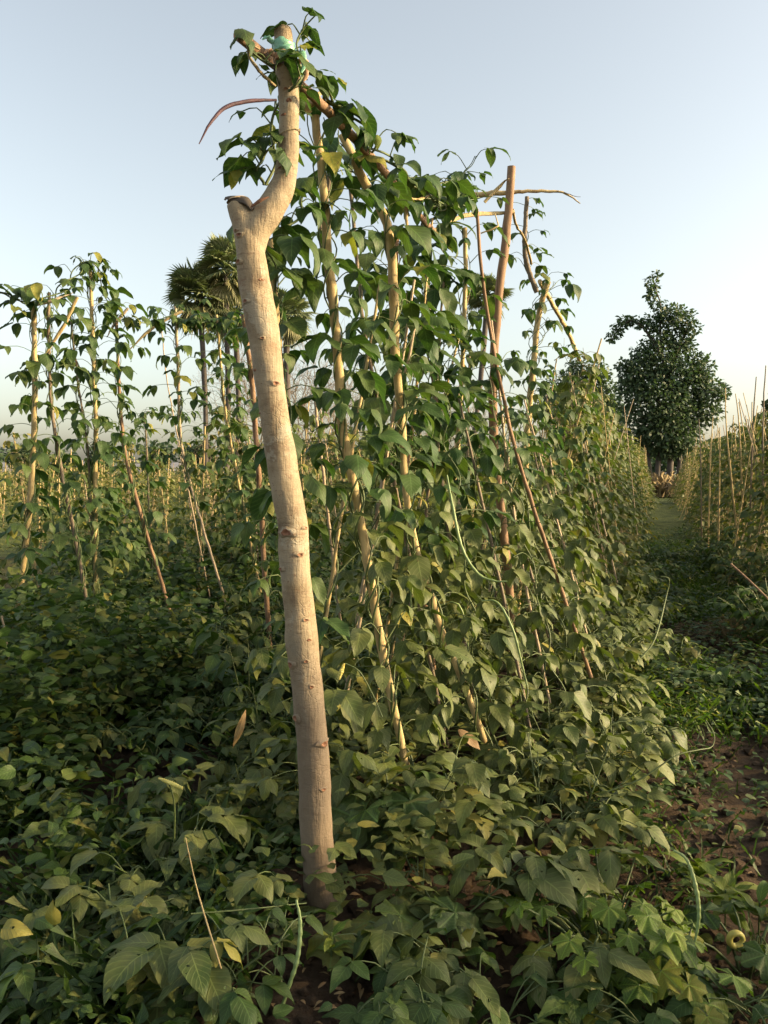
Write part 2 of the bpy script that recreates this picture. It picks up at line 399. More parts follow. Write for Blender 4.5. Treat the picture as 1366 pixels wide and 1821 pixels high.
def trifoliate(lv, tip, out, size, rng, tint, age, droop=.5, pull=(.55, -.25)):
    """three leaflets at the end of a petiole"""
    out = unit(np.array([out[0]+pull[0]*rng.uniform(0, 1.3), out[1]+pull[1]*rng.uniform(0, 1.3), 0.])); side = np.cross(UP, out)
    tilt = rng.uniform(-.45, .45)
    for k, ang in enumerate((0, rng.uniform(.8, 1.45), -rng.uniform(.8, 1.45))):
        dr = droop+rng.uniform(-.35, .55)
        h = out*math.cos(ang)+side*math.sin(ang)
        d = h*math.cos(dr)-UP*math.sin(dr)
        n = UP*math.cos(dr)+h*math.sin(dr)+side*tilt*(1 if k == 0 else .5)
        s = size*rng.uniform(.8, 1.1)*(1.0 if k == 0 else .88)
        base = tip+(out*size*.22 if k == 0 else 0)
        lv.add(base, d, n, s, np.clip(tint+rng.uniform(-.18, .18), 0, 1), age if rng.random() < .6 else 0, rng.uniform(.85, 1.15))

LEAFK = 1.62
def vine(name, path, n_leaf, size, label, cat='vine', group=None, seed=0, lod=0, leafmat='bean_leaf', spread=(.25, .10),
         bias=(.5, -.6), biasw=.5, helix=.02, low=None, agep=.08, droop=.65, tint=.4, stems=1, pods=0, taper=1.0, density=1.0, stemmat='greenstem'):
    """a bean plant winding round a path of points, from the soil to the tip"""
    rng = np.random.default_rng(seed)
    pth = resample(path, 60); base = pth[0].copy()
    root = thing(name, base, label, cat, group)
    st = MB(); lv = Leaves(lod); lv2 = Leaves(lod)
    sides = 5 if lod == 0 else 3
    L = np.sum(np.linalg.norm(np.diff(pth, axis=0), axis=1))
    hel = []
    for k in range(stems):
        ph = rng.uniform(0, 6.28); nt = L*rng.uniform(2.2, 3.4); t = np.linspace(0, 1, int(30+L*(26 if lod == 0 else 8)))
        c = np.stack([np.interp(t, np.linspace(0, 1, 60), pth[:, i]) for i in range(3)], -1)
        rad = helix*(1+.5*np.sin(t*13+ph))
        c[:, 0] += np.cos(ph+t*nt*6.28)*rad; c[:, 1] += np.sin(ph+t*nt*6.28)*rad
        tube(st, c, [.0052, .0042, .0022], sides); hel.append(c)
    az = rng.uniform(0, 6.28)
    b = np.array([bias[0], bias[1], 0.])
    for i in range(n_leaf):
        t = (i+rng.uniform(0, 1))/n_leaf; t = t**density
        c = hel[i % stems]; p = c[int(t*(len(c)-1))]
        az += 2.4+rng.uniform(-.5, .5)
        out = np.array([math.cos(az), math.sin(az), 0.])+b*biasw*rng.uniform(0, 1.6); out = unit(out)
        sp = spread[0]*(1-t)+spread[1]*t; pl = sp*rng.uniform(.35, 1.15)
        rise = rng.uniform(.0, .7)*pl
        tip = p+out*pl+UP*rise*(.8 if t < .9 else 1.2)
        mid = p+out*pl*.5+UP*(rise*.8+.01)
        g = gz(tip[0], tip[1])+.05
        if tip[2] < g: mid[2] += g-tip[2]; tip[2] = g
        pet = resample([p, mid, tip], 6 if lod == 0 else 3)
        tube(st, pet, [.0026, .0017], 4 if lod == 0 else 3, cap=False)
        dusty = low is not None and tip[2] < low+rng.uniform(-.25, .25)
        age = rng.uniform(.35, 1) if rng.random() < agep else rng.uniform(0, .12)
        s = size*LEAFK*rng.uniform(.55, 1.15)*(1-(1-taper)*t)
        trifoliate(lv2 if dusty else lv, tip, out, s, rng, tint+rng.uniform(-.3, .3), age, droop)
    st.obj('stem', M[stemmat], root, base)
    fo = MB(); mats = []
    for q, mm in ((lv, leafmat), (lv2, 'dusty_leaf')):
        if q.o: q.into(fo, len(mats), seed); mats.append(M[mm])
    fo.obj('foliage', mats, root, base)
    for k in range(pods):
        i = int(rng.uniform(.15, .8)*59); p = pth[i]; a = rng.uniform(0, 6.28); ln = rng.uniform(.18, .34)
        o = np.array([math.cos(a), math.sin(a), 0])+b*.7
        q = resample([p, p+o*.07+UP*.02, p+o*.10-UP*ln*.5, p+o*rng.uniform(.06, .12)-UP*ln], 10)
        pm = MB(); tube(pm, q, [.0018, .004, .0045, .004, .0015], 6); pm.obj('pod', M['pod'], root, base)
    return root

def stake(pts, r, mt, label, group=None, name='stake', sides=7, rough=.16, seed=0, cat='stake', jit=.0016, n=26, flat=1.0):
    pts = [Vector(p) for p in pts]
    q = resample(pts, n); rng = np.random.default_rng(seed+5)
    q[1:-1] += rng.normal(0, jit, (n-2, 3))
    mb = MB(); tube(mb, q, r, sides, rough, seed, flat=flat)
    low = q[0] if q[0][2] < q[-1][2] else q[-1]
    return tag(mb.obj(name, M[mt], None, tuple(low)), label, cat, group)
def to_ground(p, q):            # continue a stake from its lowest seen point q (coming from p) down into the soil
    d = (q-p); 
    if d.z > -1e-3: d = Vector((0, 0, -1))
    z = gz(q.x, q.y)-.05
    if q.z <= z: return q
    k = (z-q.z)/d.z; s = min(1.0, 0.9/max(1e-6, math.hypot(d.x*k, d.y*k)))
    return Vector((q.x+d.x*k*s, q.y+d.y*k*s, z))
def pxpath(lst, d0, d1=None, ground=True):
    d1 = d0 if d1 is None else d1; n = len(lst)
    pts = [P(x, y, d0+(d1-d0)*i/(n-1)) for i, (x, y) in enumerate(lst)]
    if ground: pts.append(to_ground(pts[-2], pts[-1]))
    return pts

# ================================================================== SETTING
def build_ground():
    def axis(lim, near, step):
        a = [0.]
        while a[-1] < lim: a.append(a[-1]+(step if a[-1] < near else step*(1+(a[-1]-near)*.30)))
        return np.array(a)
    ys = axis(2500, 8, .035); ys = np.concatenate([-axis(40, 0.3, .3)[::-1][:-1]+.6, ys+.6+1e-3])
    xp = axis(2500, 4.5, .035); xs = np.concatenate([-xp[::-1][:-1], xp])
    XX, YY = np.meshgrid(xs, ys, indexing='ij')
    Z = ground_z(XX, YY)
    v = np.stack([XX, YY, Z], -1).reshape(-1, 3); nx, ny = XX.shape
    i = np.arange(nx-1)[:, None]*ny; j = np.arange(ny-1)[None]
    f = np.stack([i+j, i+ny+j, i+ny+j+1, i+j+1], -1).reshape(-1, 4)
    mb = MB(); mb.add(v, f); tag(mb.obj('ground', M['soil']), kind='structure')
build_ground()
def rowinv(x, y): return x*math.cos(A)-y*math.sin(A), x*math.sin(A)+y*math.cos(A)

# distant low hill beyond the field
mb = MB(); n = 80; xs = np.linspace(-900, 700, n)
prof = 6+16*fbm(xs*.006+3, xs*0+1.5, 4)+3*fbm(xs*.05, xs*0, 8)
vs = []; 
for k, (yy, s) in enumerate(((880, 0.), (930, .8), (1000, 1.), (1150, 0.))):
    vs.append(np.stack([xs, np.full(n, float(yy)), prof*s-2], -1))
v = np.concatenate(vs); f = [[k*n+i, k*n+i+1, (k+1)*n+i+1, (k+1)*n+i] for k in range(3) for i in range(n-1)]
mb.add(v, f); tag(mb.obj('hills', M['hill']), kind='structure')

# soil clods: nobody could count them
def clods():
    mb = MB(); ico = []
    t = (1+5**.5)/2
    iv = np.array([(-1,t,0),(1,t,0),(-1,-t,0),(1,-t,0),(0,-1,t),(0,1,t),(0,-1,-t),(0,1,-t),(t,0,-1),(t,0,1),(-t,0,-1),(-t,0,1)], float); iv /= np.linalg.norm(iv[0])
    fc = [(0,11,5),(0,5,1),(0,1,7),(0,7,10),(0,10,11),(1,5,9),(5,11,4),(11,10,2),(10,7,6),(7,1,8),(3,9,4),(3,4,2),(3,2,6),(3,6,8),(3,8,9),(4,9,5),(2,4,11),(6,2,10),(8,6,7),(9,8,1)]
    for k in range(9000):
        d = 1.7+NR.random()**1.5*7; x = NR.uniform(-.55, .55)*d*1.1; 
        z = gz(x, d); r = .006+.03*NR.random()**4
        mb.add(iv*(r*(1+NR.normal(0, .22, (12, 1))))*np.array([1, 1, .7])+np.array([x, d, z+r*.2]), fc)
    tag(mb.obj('soil_clods', M['soil'], smooth=False), 'crumbly brown soil clods strewn over the bare ground', 'soil', kind='stuff')
clods()

# ================================================================== FORKED POLE
D0 = 2.5
def forked_pole():
    base = P(583, 1690, D0); base.z = gz(base.x, base.y)-.1
    root = thing('forked_pole', (base.x, base.y, gz(base.x, base.y)), 'tall pale barked forked pole standing at the near end of the bean row', 'pole')
    org = root.location
    def px(l): return [np.array(list(P(x, y, D0))+[r/F*D0]) for x, y, r in l]
    main = px([(580, 1720, 32), (574, 1620, 31), (565, 1500, 30.5), (560, 1400, 30), (554, 1300, 30), (545, 1200, 29.5), (534, 1100, 28), (524, 1000, 28), (521, 935, 29.5), (511, 870, 27), (503, 830, 27),
               (489, 740, 27), (475, 640, 27.5), (463, 560, 26), (452, 500, 26), (444, 440, 28), (438, 405, 29), (430, 378, 24), (424, 360, 20)])
    br = px([(450, 450, 20), (455, 410, 27), (474, 382, 26), (492, 352, 24), (505, 318, 20.5), (512, 280, 18.5), (514, 240, 18), (513, 190, 18), (511, 140, 18.5), (508, 110, 19), (504, 80, 16.5), (502, 50, 15.5)])
    mb = MB()
    for nm, pts, n, dx in (('trunk', main, 150, 0), ('branch', br, 60, .002)):
        a = np.array(pts); q4 = resample(a[:, :3], n); r = np.interp(np.linspace(0, 1, n), np.linspace(0, 1, len(a)), a[:, 3])
        q4[:, 1] += dx
        kx = NR.normal(0, 1, (n, 3)); ker = np.hanning(15); ker /= ker.sum()
        for i in range(3): q4[:, i] += np.convolve(kx[:, i], ker, 'same')*.004
        tube(mb, q4, r, 36, .09, 3)
    # trunk and branch grow together: fuse them into one skin and soften the crotch
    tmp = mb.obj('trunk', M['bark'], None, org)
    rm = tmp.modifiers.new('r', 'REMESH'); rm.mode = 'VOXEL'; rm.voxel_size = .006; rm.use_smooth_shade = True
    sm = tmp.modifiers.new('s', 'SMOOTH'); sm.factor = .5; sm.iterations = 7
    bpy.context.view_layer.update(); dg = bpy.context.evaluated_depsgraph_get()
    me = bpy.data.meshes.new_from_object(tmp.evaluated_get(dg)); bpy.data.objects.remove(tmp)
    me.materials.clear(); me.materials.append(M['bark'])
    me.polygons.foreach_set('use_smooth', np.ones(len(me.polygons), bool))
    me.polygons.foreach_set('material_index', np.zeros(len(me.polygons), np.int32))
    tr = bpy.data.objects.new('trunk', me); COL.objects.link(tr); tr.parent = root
    from mathutils.bvhtree import BVHTree
    bvh = BVHTree.FromPolygons([v.co[:] for v in me.vertices], [p.vertices[:] for p in me.polygons])
    # knots
    kn = [(428, 424, 6), (420, 415, 4), (443, 540, 5), (467, 503, 3), (428, 470, 6), (471, 606, 4), (455, 660, 3), (494, 684, 6), (460, 735, 3), (512, 945, 10), (547, 938, 5), (502, 1010, 6), (537, 984, 6), (520, 1178, 7),
          (546, 1098, 5), (552, 1133, 3), (547, 1170, 4), (528, 1272, 7), (577, 1316, 8), (577, 1395, 5), (557, 1215, 4), (510, 165, 4), (517, 185, 3), (500, 305, 4), (505, 210, 3)]
    main_r = np.array([[p[0], p[2], p[3]] for p in main]); br_r = np.array([[p[0], p[2], p[3]] for p in br])
    for i, (x, y, r) in enumerate(kn):
        c = P(x, y, D0); arr = br_r if y < 350 else main_r
        k = np.argsort(arr[:, 1]); cx = np.interp(c.z, arr[k, 1], arr[k, 0]); R0 = np.interp(c.z, arr[k, 1], arr[k, 2])
        off = max(-.97, min(.97, (c.x-cx)/R0)); ny = -math.sqrt(1-off*off)
        nrm = np.array([off, ny, 0.]); pos = np.array([cx, D0, c.z])+nrm*R0*.97
        src = Vector(pos+nrm*.3)-root.location; hit = bvh.ray_cast(src, Vector(-nrm), 1.0)
        if hit[0] is not None: pos = np.array(hit[0]+root.location)
        s = r/F*D0*1.0; side = np.cross(UP, nrm); mb = MB()
        # raised lip with a sunken scar in it
        rings = [(1.9, -.25), (1.35, .18), (.95, .42), (.6, .30), (.28, .02)]
        vs = []; m = 12; sq = R.uniform(.45, .8)
        for rr, hh in rings:
            for q in range(m):
                a = q/m*2*math.pi; w = 1+.16*math.sin(a*3+i)+.1*math.sin(a*5+i*2)
                vs.append(pos+side*math.cos(a)*rr*s*w+UP*math.sin(a)*rr*s*sq*w+nrm*hh*s)
        vs.append(pos)
        f4 = [[k*m+q, k*m+(q+1) % m, (k+1)*m+(q+1) % m, (k+1)*m+q] for k in range(4) for q in range(m)]
        mb.add(vs, f4, mi=0); mb.mi[-1] = np.array([0]*m+[0]*m+[1]*m+[1]*m) if r > 3 else np.ones(4*m, int)
        mb.add(vs, [[4*m+q, 4*m+(q+1) % m, 5*m] for q in range(m)], mi=1)
        mb.obj('knot', [M['bark'], M['knot']], root, org)
    # pale sawn face on the stub with a torn lip
    mb = MB(); c = np.array(P(424, 358, D0)); r = 21/F*D0; m = 24
    vs = [c+np.array([math.cos(a)*r*(1+.06*math.sin(3*a)), math.sin(a)*r, .12*math.cos(a)*r]) for a in np.linspace(0, 2*math.pi, m, endpoint=False)]
    vs2 = [v*1+np.array([0, 0, .004]) for v in vs]; vs2 = [c+(v-c)*.9+np.array([0, 0, .002]) for v in vs2]
    mb.add(vs+vs2+[c+np.array([0, 0, .003])], [[k, (k+1) % m, m+(k+1) % m, m+k] for k in range(m)])
    mb.add(vs+vs2+[c+np.array([0, 0, .003])], [[m+k, m+(k+1) % m, 2*m] for k in range(m)])
    mb.obj('cut_face', M['cutwood'], root, org)
    mb = MB()   # torn flap of bark on the fork
    tube(mb, resample([P(450, 372, D0-.03), P(436, 357, D0-.035), P(405, 352, D0-.02), P(400, 356, D0-.02)], 14), [.010, .012, .010, .003], 8, .2, 4, flat=.35)
    mb.obj('torn_bark', M['trunk'], root, org)
    mb = MB()
    tube(mb, resample([P(446, 368, D0-.045), P(462, 357, D0-.06), P(478, 350, D0-.06)], 10), [.003, .007, .002], 8, .2, 5, flat=.5)
    mb.obj('bark_split', M['knot'], root, org)
    return root
forked_pole()
def wrap(px0, y0, y1, rpx, turns, mt, label, cat, name, w=.006, skew=.0):
    mb = MB(); n = int(turns*24)
    a = np.linspace(0, turns*2*math.pi, n); c0 = P(px0, y0, D0); c1 = P(px0, y1, D0)
    t = np.linspace(0, 1, n); r = rpx/F*D0
    pts = np.stack([c0.x+np.cos(a)*r, D0+np.sin(a)*r, c0.z+(c1.z-c0.z)*t+skew*np.cos(a)], -1)
    tube(mb, pts, w, 6, .2, 3); return tag(mb.obj(name, M[mt], None, (c0.x, D0, c0.z)), label, cat)
def band(cx, y0, y1, rpx, mt, label, name):
    mb = MB(); m = 28; n = 8; r = rpx/F*D0; vs = []
    for k in range(n):
        c = P(cx[0]+(cx[1]-cx[0])*k/(n-1), y0+(y1-y0)*k/(n-1), D0)
        for q in range(m):
            a = q/m*2*math.pi; rr = r*(1+.05*math.sin(k*2.1+a*2)+.045*math.sin(a*7+k*1.7)+.03*math.sin(a*13-k*2.3))+(0 if 0 < k < n-1 else -.004)
            vs.append((c.x+math.cos(a)*rr, c.y+math.sin(a)*rr, c.z+.004*math.sin(a*3+k)))
    mb.add(vs, [[k*m+q, k*m+(q+1) % m, (k+1)*m+(q+1) % m, (k+1)*m+q] for k in range(n-1) for q in range(m)])
    tl = P(cx[0]+rpx*.8, y1, D0-.02)
    tube(mb, resample([tl, tl+Vector((.03, -.01, .005)), tl+Vector((.038, -.012, -.035)), tl+Vector((.03, -.02, -.06))], 14), [.007, .010, .008, .003], 8, .5, 4, flat=.25)
    tl = P(cx[0]-rpx*.9, y0, D0-.02)
    tube(mb, resample([tl, tl+Vector((-.015, -.01, .012)), tl+Vector((-.03, -.012, .002))], 10), [.008, .009, .002], 8, .5, 7, flat=.25)
    c = P(cx[0], y0, D0); return tag(mb.obj(name, M[mt], None, tuple(c)), label, 'binding')
band((503, 507), 76, 98, 19.5, 'greenstrap', 'faded green plastic strip bound round the top of the forked pole', 'plastic_strip')
band((507, 508), 99, 113, 20.5, 'brownstrap', 'brown bark strip bound below the green strip on the forked pole', 'bark_strip')
wrap(508, 117, 121, 20, 2, 'purple', 'thin dark twine knotted round the forked pole below the bark strip', 'twine', 'twine', .0016, .006)
wrap(514, 236, 243, 19, 1.6, 'drystem', 'thin dry tendril looped round the upper branch of the forked pole', 'tendril', 'tendril', .0018, .012)

# ================================================================== RAILS AND STAKES OF THE MAIN ROW
stake([P(424, 62, 2.38), P(487, 112, 2.58), P(545, 160, 2.72), P(612, 226, 2.95), P(690, 312, 3.35), P(760, 400, 3.9), P(800, 440, 4.3)], [.017, .017, .015, .014, .012], 'redstick',
      'long reddish brown rail sloping down right from the top of the forked pole', None, 'ridge_rail', 10, .15, 2, 'rail', n=40)
stake([P(468, 135, 2.44), P(488, 150, 2.52)], [.004, .006], 'purple', 'short dark twig end poking out left of the forked pole', None, 'twig', cat='twig', n=8)
stake([P(462, 88, 2.40), P(440, 80, 2.38), P(455, 118, 2.38), P(490, 153, 2.46)], [.003, .005, .004], 'drystem', 'bent dry tendril hanging under the rail left of the pole top', None, 'dry_tendril', cat='tendril', n=16)
stake([P(492, 178, 2.42), P(440, 180, 2.38), P(400, 192, 2.35), P(372, 222, 2.33), P(354, 256, 2.33)], [.0035, .0058, .006, .0045, .0015], 'purple',
      'slender dark purple bean pod arching out left from the forked pole against the sky', None, 'bean_pod', cat='bean pod', n=24, rough=.08, jit=.0003)
S = {}
def mk(key, lst, d0, d1, r, mt, label, seed, flat=1.0, group=None, sides=8, ground=True, name='stake', cat='stake', rough=.2):
    pts = pxpath(lst, d0, d1, ground); S[key] = pts
    stake(pts, r, mt, label, group, name, sides, rough, seed, cat, n=40, flat=flat)
mk('a', [(561, 205), (574, 330), (583, 450), (595, 560), (600, 640), (612, 780), (637, 900), (660, 1040), (675, 1130), (700, 1260), (717, 1340), (742, 1450)], 2.85, 3.25, [.014, .017, .018, .017, .013], 'straw',
   'long straw coloured split bamboo stake nearest to the right of the forked pole', 21, .6)
mk('b', [(608, 238), (652, 330), (690, 400), (700, 520), (703, 640), (715, 760), (722, 880), (750, 1010), (790, 1130), (830, 1230), (886, 1385)], 3.2, 3.6, [.016, .020, .014, .015, .012], 'straw',
   'crooked straw stake whose bare lower half leans out right to the soil', 22, .6)
mk('c', [(620, 300), (628, 380), (633, 450), (650, 600), (668, 690), (690, 800)], 3.5, 3.7, [.008, .009, .009], 'greystick', 'thin grey brown stake between the two straw stakes beside the forked pole', 23)
mk('d', [(590, 270), (584, 330), (570, 400), (590, 560)], 3.0, 3.1, [.008, .010, .008], 'greystick', 'twisted dry brown vine stalk hanging behind the nearest straw stake', 24, ground=False, name='dry_stalk', cat='stalk')
mk('e', [(480, 425), (488, 520), (497, 640), (506, 760), (515, 880), (524, 1000), (532, 1110), (542, 1250)], 2.95, 3.0, [.012, .014, .012], 'straw', 'vine wrapped straw stake hidden close behind the forked pole', 25)
mk('f', [(827, 405), (828, 500), (824, 620), (815, 780), (803, 980), (815, 1080)], 4.5, 4.6, [.012, .013, .012], 'straw', 'upright straw stake under the leafy top of the row, left of the thin leaning stake', 26)
mk('g', [(910, 296), (900, 420), (888, 520), (880, 620), (877, 760), (888, 880), (900, 980), (909, 1085)], 4.7, 4.9, [.024, .026, .027, .027], 'redstick', 'tall bare reddish brown post standing above the vines in mid row', 27, rough=.2)
mk('h', [(848, 372), (855, 470), (872, 590), (902, 740), (935, 860), (975, 980), (1022, 1118)], 4.3, 4.5, [.009, .011, .012], 'redstick', 'thin reddish stake leaning down right across the tall brown post', 28)
mk('i', [(937, 350), (933, 440), (940, 480), (955, 520)], 6.3, 6.4, [.016, .02, .02], 'greystick', 'dark grey stake tip standing right of the tall brown post', 29, ground=False)
mk('j', [(705, 420), (703, 520), (704, 640), (718, 760), (735, 900)], 3.9, 4.0, [.013, .014, .013], 'redstick', 'dark reddish stake deep in the leaves behind the crooked straw stake', 30)
mk('k', [(560, 690), (563, 740), (570, 800)], 5.2, 5.3, [.010, .010], 'pale', 'pale pinkish stick showing through the leaves just right of the forked pole', 31)
mk('l', [(433, 560), (443, 640), (450, 700), (456, 790)], 5.2, 5.3, [.016, .017], 'redstick', 'reddish stake showing just left of the forked pole in front of the palms', 32)
mk('m', [(760, 350), (752, 430), (762, 540), (772, 700), (780, 820), (800, 960)], 4.2, 4.4, [.012, .013, .012], 'greystick', 'grey stake in the dense dark leaves in the middle of the row', 33)
mk('n', [(975, 500), (958, 560), (950, 640), (943, 700), (938, 765), (930, 900)], 6.3, 6.5, [.022, .03, .03], 'straw', 'thick straw stake bundle right of the tall brown post', 34)
mk('o', [(960, 500), (985, 545), (1010, 590), (1030, 640)], 6.6, 8.0, [.02, .02, .02], 'straw', 'pale straw rail sloping down right beyond the tall post', 35, ground=False, name='ridge_rail', cat='rail')
# top rails around the tall post
stake([P(815, 352, 4.9), P(870, 345, 4.85), P(930, 341, 4.8), P(985, 340, 4.8), P(1010, 346, 4.8), P(1032, 362, 4.8)], [.016, .017, .010, .008, .003], 'straw', 'thin straw rail sticking out right past the tall brown post', None, 'ridge_rail', 7, .2, 4, 'rail', n=30)
stake([P(1000, 341, 4.8), P(1020, 348, 4.78), P(1033, 350, 4.77)], [.003, .001], 'greystick', 'tiny dry twig fork at the tip of the straw rail', None, 'twig', cat='twig', n=8)
stake([P(770, 412, 4.5), P(820, 385, 4.6), P(870, 380, 4.7), P(915, 376, 4.75)], [.012, .014, .010], 'straw', 'flat straw strip tied between the leafy vine top and the tall post', None, 'straw_strip', 7, .3, 5, 'strip', n=20, flat=.4)
stake([P(862, 360, 4.7), P(895, 325, 4.7), P(905, 318, 4.66)], [.009, .011, .004], 'straw', 'short slanting straw strip just left of the tall post top', None, 'straw_strip', 7, .3, 6, 'strip', n=12, flat=.4)
stake([P(912, 372, 4.75), P(918, 400, 5.1), P(935, 430, 5.8), P(945, 470, 6.3)], [.008, .01, .01], 'straw', 'straw strip dropping from the tall post to the dark stake tip behind', None, 'straw_strip', 7, .3, 7, 'strip', n=16, flat=.4)
stake([P(540, 195, 2.8), P(560, 172, 2.8), P(580, 160, 2.85)], [.022, .016, .008], 'straw', 'curled dry brown sheath caught under the rail right of the pole', None, 'dry_sheath', 8, .5, 9, 'sheath', n=14, flat=.35)
stake([P(705, 340, 3.4), P(735, 355, 3.5), P(775, 345, 3.7)], [.013, .012, .004], 'straw', 'short straw sheath lying on the rail among the top leaves', None, 'dry_sheath', 8, .5, 19, 'sheath', n=14, flat=.35)
stake([P(735, 345, 3.6), P(722, 370, 3.7), P(725, 410, 3.7)], [.01, .01, .006], 'straw', 'hanging scrap of straw strip below the rail', None, 'straw_strip', 7, .5, 20, 'strip', n=10, flat=.35)
stake([P(855, 415, 4.4), P(885, 402, 4.4), P(880, 380, 4.5)], [.004, .004, .003], 'straw', 'small forked twig right of the thin leaning stake tip', None, 'twig', cat='twig', n=10)

# ---- vines on them
SUNSIDE = (.75, -.55)
def up(key, frac=1.0):
    return S[key][::-1]
vine('bean_vine', up('a'), 74, .088, 'bean vine wound round the nearest straw bamboo stake, right of the forked pole', seed=1, low=1.25, spread=(.22, .11), bias=SUNSIDE, stems=3, helix=.022)
vine('bean_vine', up('b'), 74, .088, 'bean vine on the crooked straw stake, dusty leaves at its foot', seed=2, low=1.3, spread=(.24, .12), bias=SUNSIDE, stems=2, helix=.025, pods=2)
vine('bean_vine', up('c'), 36, .082, 'bean vine on the thin grey stake between two straw stakes', seed=3, low=1.2, spread=(.2, .11), bias=SUNSIDE)
vine('bean_vine', up('e'), 44, .085, 'bean vine on the straw stake hidden behind the forked pole', seed=4, low=.9, spread=(.2, .08), bias=(.2, -.3), stems=3, helix=.022)
vine('bean_vine', up('f'), 70, .083, 'bean vine on the upright straw stake with a large leafy top', seed=5, low=1.2, spread=(.25, .16), bias=SUNSIDE, stems=2)
vine('bean_vine', up('j'), 105, .092, 'bean vine on the dark reddish stake behind the crooked straw stake', seed=6, low=1.2, spread=(.25, .17), bias=SUNSIDE, stems=2, tint=.2)
vine('bean_vine', up('m'), 115, .092, 'densest dark leaved bean vine on the grey stake in mid row', seed=7, low=1.25, spread=(.26, .19), bias=SUNSIDE, stems=2, tint=.2)
vine('bean_vine', up('n'), 90, .075, 'bean vine wrapped thickly round the straw bundle right of the tall post', seed=8, low=1.3, spread=(.28, .16), bias=SUNSIDE, stems=4, helix=.045)
vine('bean_vine', up('i'), 16, .07, 'sparse bean vine on the dark stake tip', seed=9, low=1.0, spread=(.2, .14))
vine('bean_vine', up('g')[:5], 34, .085, 'low bean vine round the foot of the tall brown post', seed=10, low=1.6, spread=(.28, .2), bias=SUNSIDE)
vine('bean_vine', up('l'), 42, .085, 'bean vine just left of the forked pole below the palms', seed=12, low=.8, spread=(.22, .12))
# vine running over the pole top and along the rail
vine('bean_vine', [P(470, 330, 2.56), P(486, 270, 2.56), P(492, 200, 2.55), P(520, 150, 2.46), P(538, 110, 2.48), P(532, 75, 2.5), P(545, 50, 2.5), P(562, 30, 2.48)], 20, .046,
     'bean vine twining up the upper branch and over the top of the forked pole', seed=13, spread=(.09, .06), bias=(.2, -.2), helix=.012, droop=.4)
vine('bean_vine', [P(528, 120, 2.6), P(570, 150, 2.72), P(620, 205, 2.9), P(660, 260, 3.1), P(700, 300, 3.3), P(740, 330, 3.5), P(790, 370, 3.9), P(850, 350, 4.4)], 32, .068,
     'bean vine trailing along the sloping rail from the pole top', seed=14, spread=(.07, .13), bias=(.2, -.1), helix=.03, stems=3)
vine('bean_vine', [P(540, 350, 2.9), P(512, 395, 2.8), P(492, 410, 2.75), P(480, 440, 2.75), P(490, 520, 2.8)], 10, .082, 'small bean shoot arching out just right of the fork of the pole', seed=15, spread=(.1, .08), bias=(.6, -.2))
vine('bean_vine', [P(478, 330, 2.56), P(465, 310, 2.56), P(468, 280, 2.56), P(480, 240, 2.55)], 6, .07, 'few dark bean leaves hanging left of the bent upper branch', seed=16, spread=(.08, .06), bias=(-.9, 0), biasw=1.2)
vine('bean_vine', [P(486, 130, 2.56), P(460, 100, 2.42), P(440, 75, 2.4), P(430, 55, 2.38)], 6, .062, 'few bean leaves on the rail end left of the pole top', seed=17, spread=(.07, .05), bias=(-.5, 0))
vine('bean_vine', [P(740, 340, 3.6), P(780, 330, 4.0), P(820, 320, 4.4), P(838, 300, 4.5), P(840, 280, 4.5)], 18, .078, 'leafy bean shoot rising highest between the rail and the tall post', seed=18, spread=(.14, .12), bias=(.1, -.2), stems=2)

# ---- more stakes and vines filling the A-frame row, each plant its own
def aframe(X, Y, s, half, Ht, rng):
    b = row(X+s*half, Y); b.z = gz(b.x, b.y)
    m = row(X+s*half*.5+rng.uniform(-.05, .05), Y+rng.uniform(-.1, .1), Ht*.5)
    t = row(X+s*.06+rng.uniform(-.05, .05), Y+rng.uniform(-.12, .12), Ht)
    return b, m, t
rng = np.random.default_rng(77)
k = 0
for i in range(19):
    for s in (-1, 1):
        Y = 3.0+i*.30+rng.uniform(-.1, .1)
        if Y < 3.3 and s > 0: continue
        Ht = rng.uniform(1.75, 2.55)+min(.2, max(0, (Y-4)*.12)); half = rng.uniform(.35, .62)
        if 5.0 < Y < 7.6: Ht = rng.uniform(1.35, 1.95)
        Xc = -1.0+min(.12, max(0, (Y-4)*.03))
        p = aframe(Xc, Y, s, half, Ht, rng); k += 1
        side = 'right' if s > 0 else 'left'
        tipx = p[2]+(p[2]-p[1])*rng.uniform(.02, .14)
        if k % 4: stake([tipx, p[1], p[0]], [.006, .0085, .009], ['straw', 'pale', 'straw', 'greystick'][k//2 % 4], f'slim stake among the leaves on the {side} flank of the main row', f'slim stakes on the {side} flank of the main row', 'stake', 6, .2, 100+k, n=16)
        vine('bean_vine', p, int(rng.uniform(32, 50)*(1 if Y < 5 else 1.2)), .083, f'bean vine with dusty lower leaves filling the {side} flank of the main row', group=f'bean vines on the {side} flank of the main row',
             seed=200+k, lod=0 if Y < 5 else 1, low=1.35, spread=(.30, .13), bias=SUNSIDE if s > 0 else (-.4, -.4), stems=1, agep=.06, tint=.35, density=1.7, taper=.9)

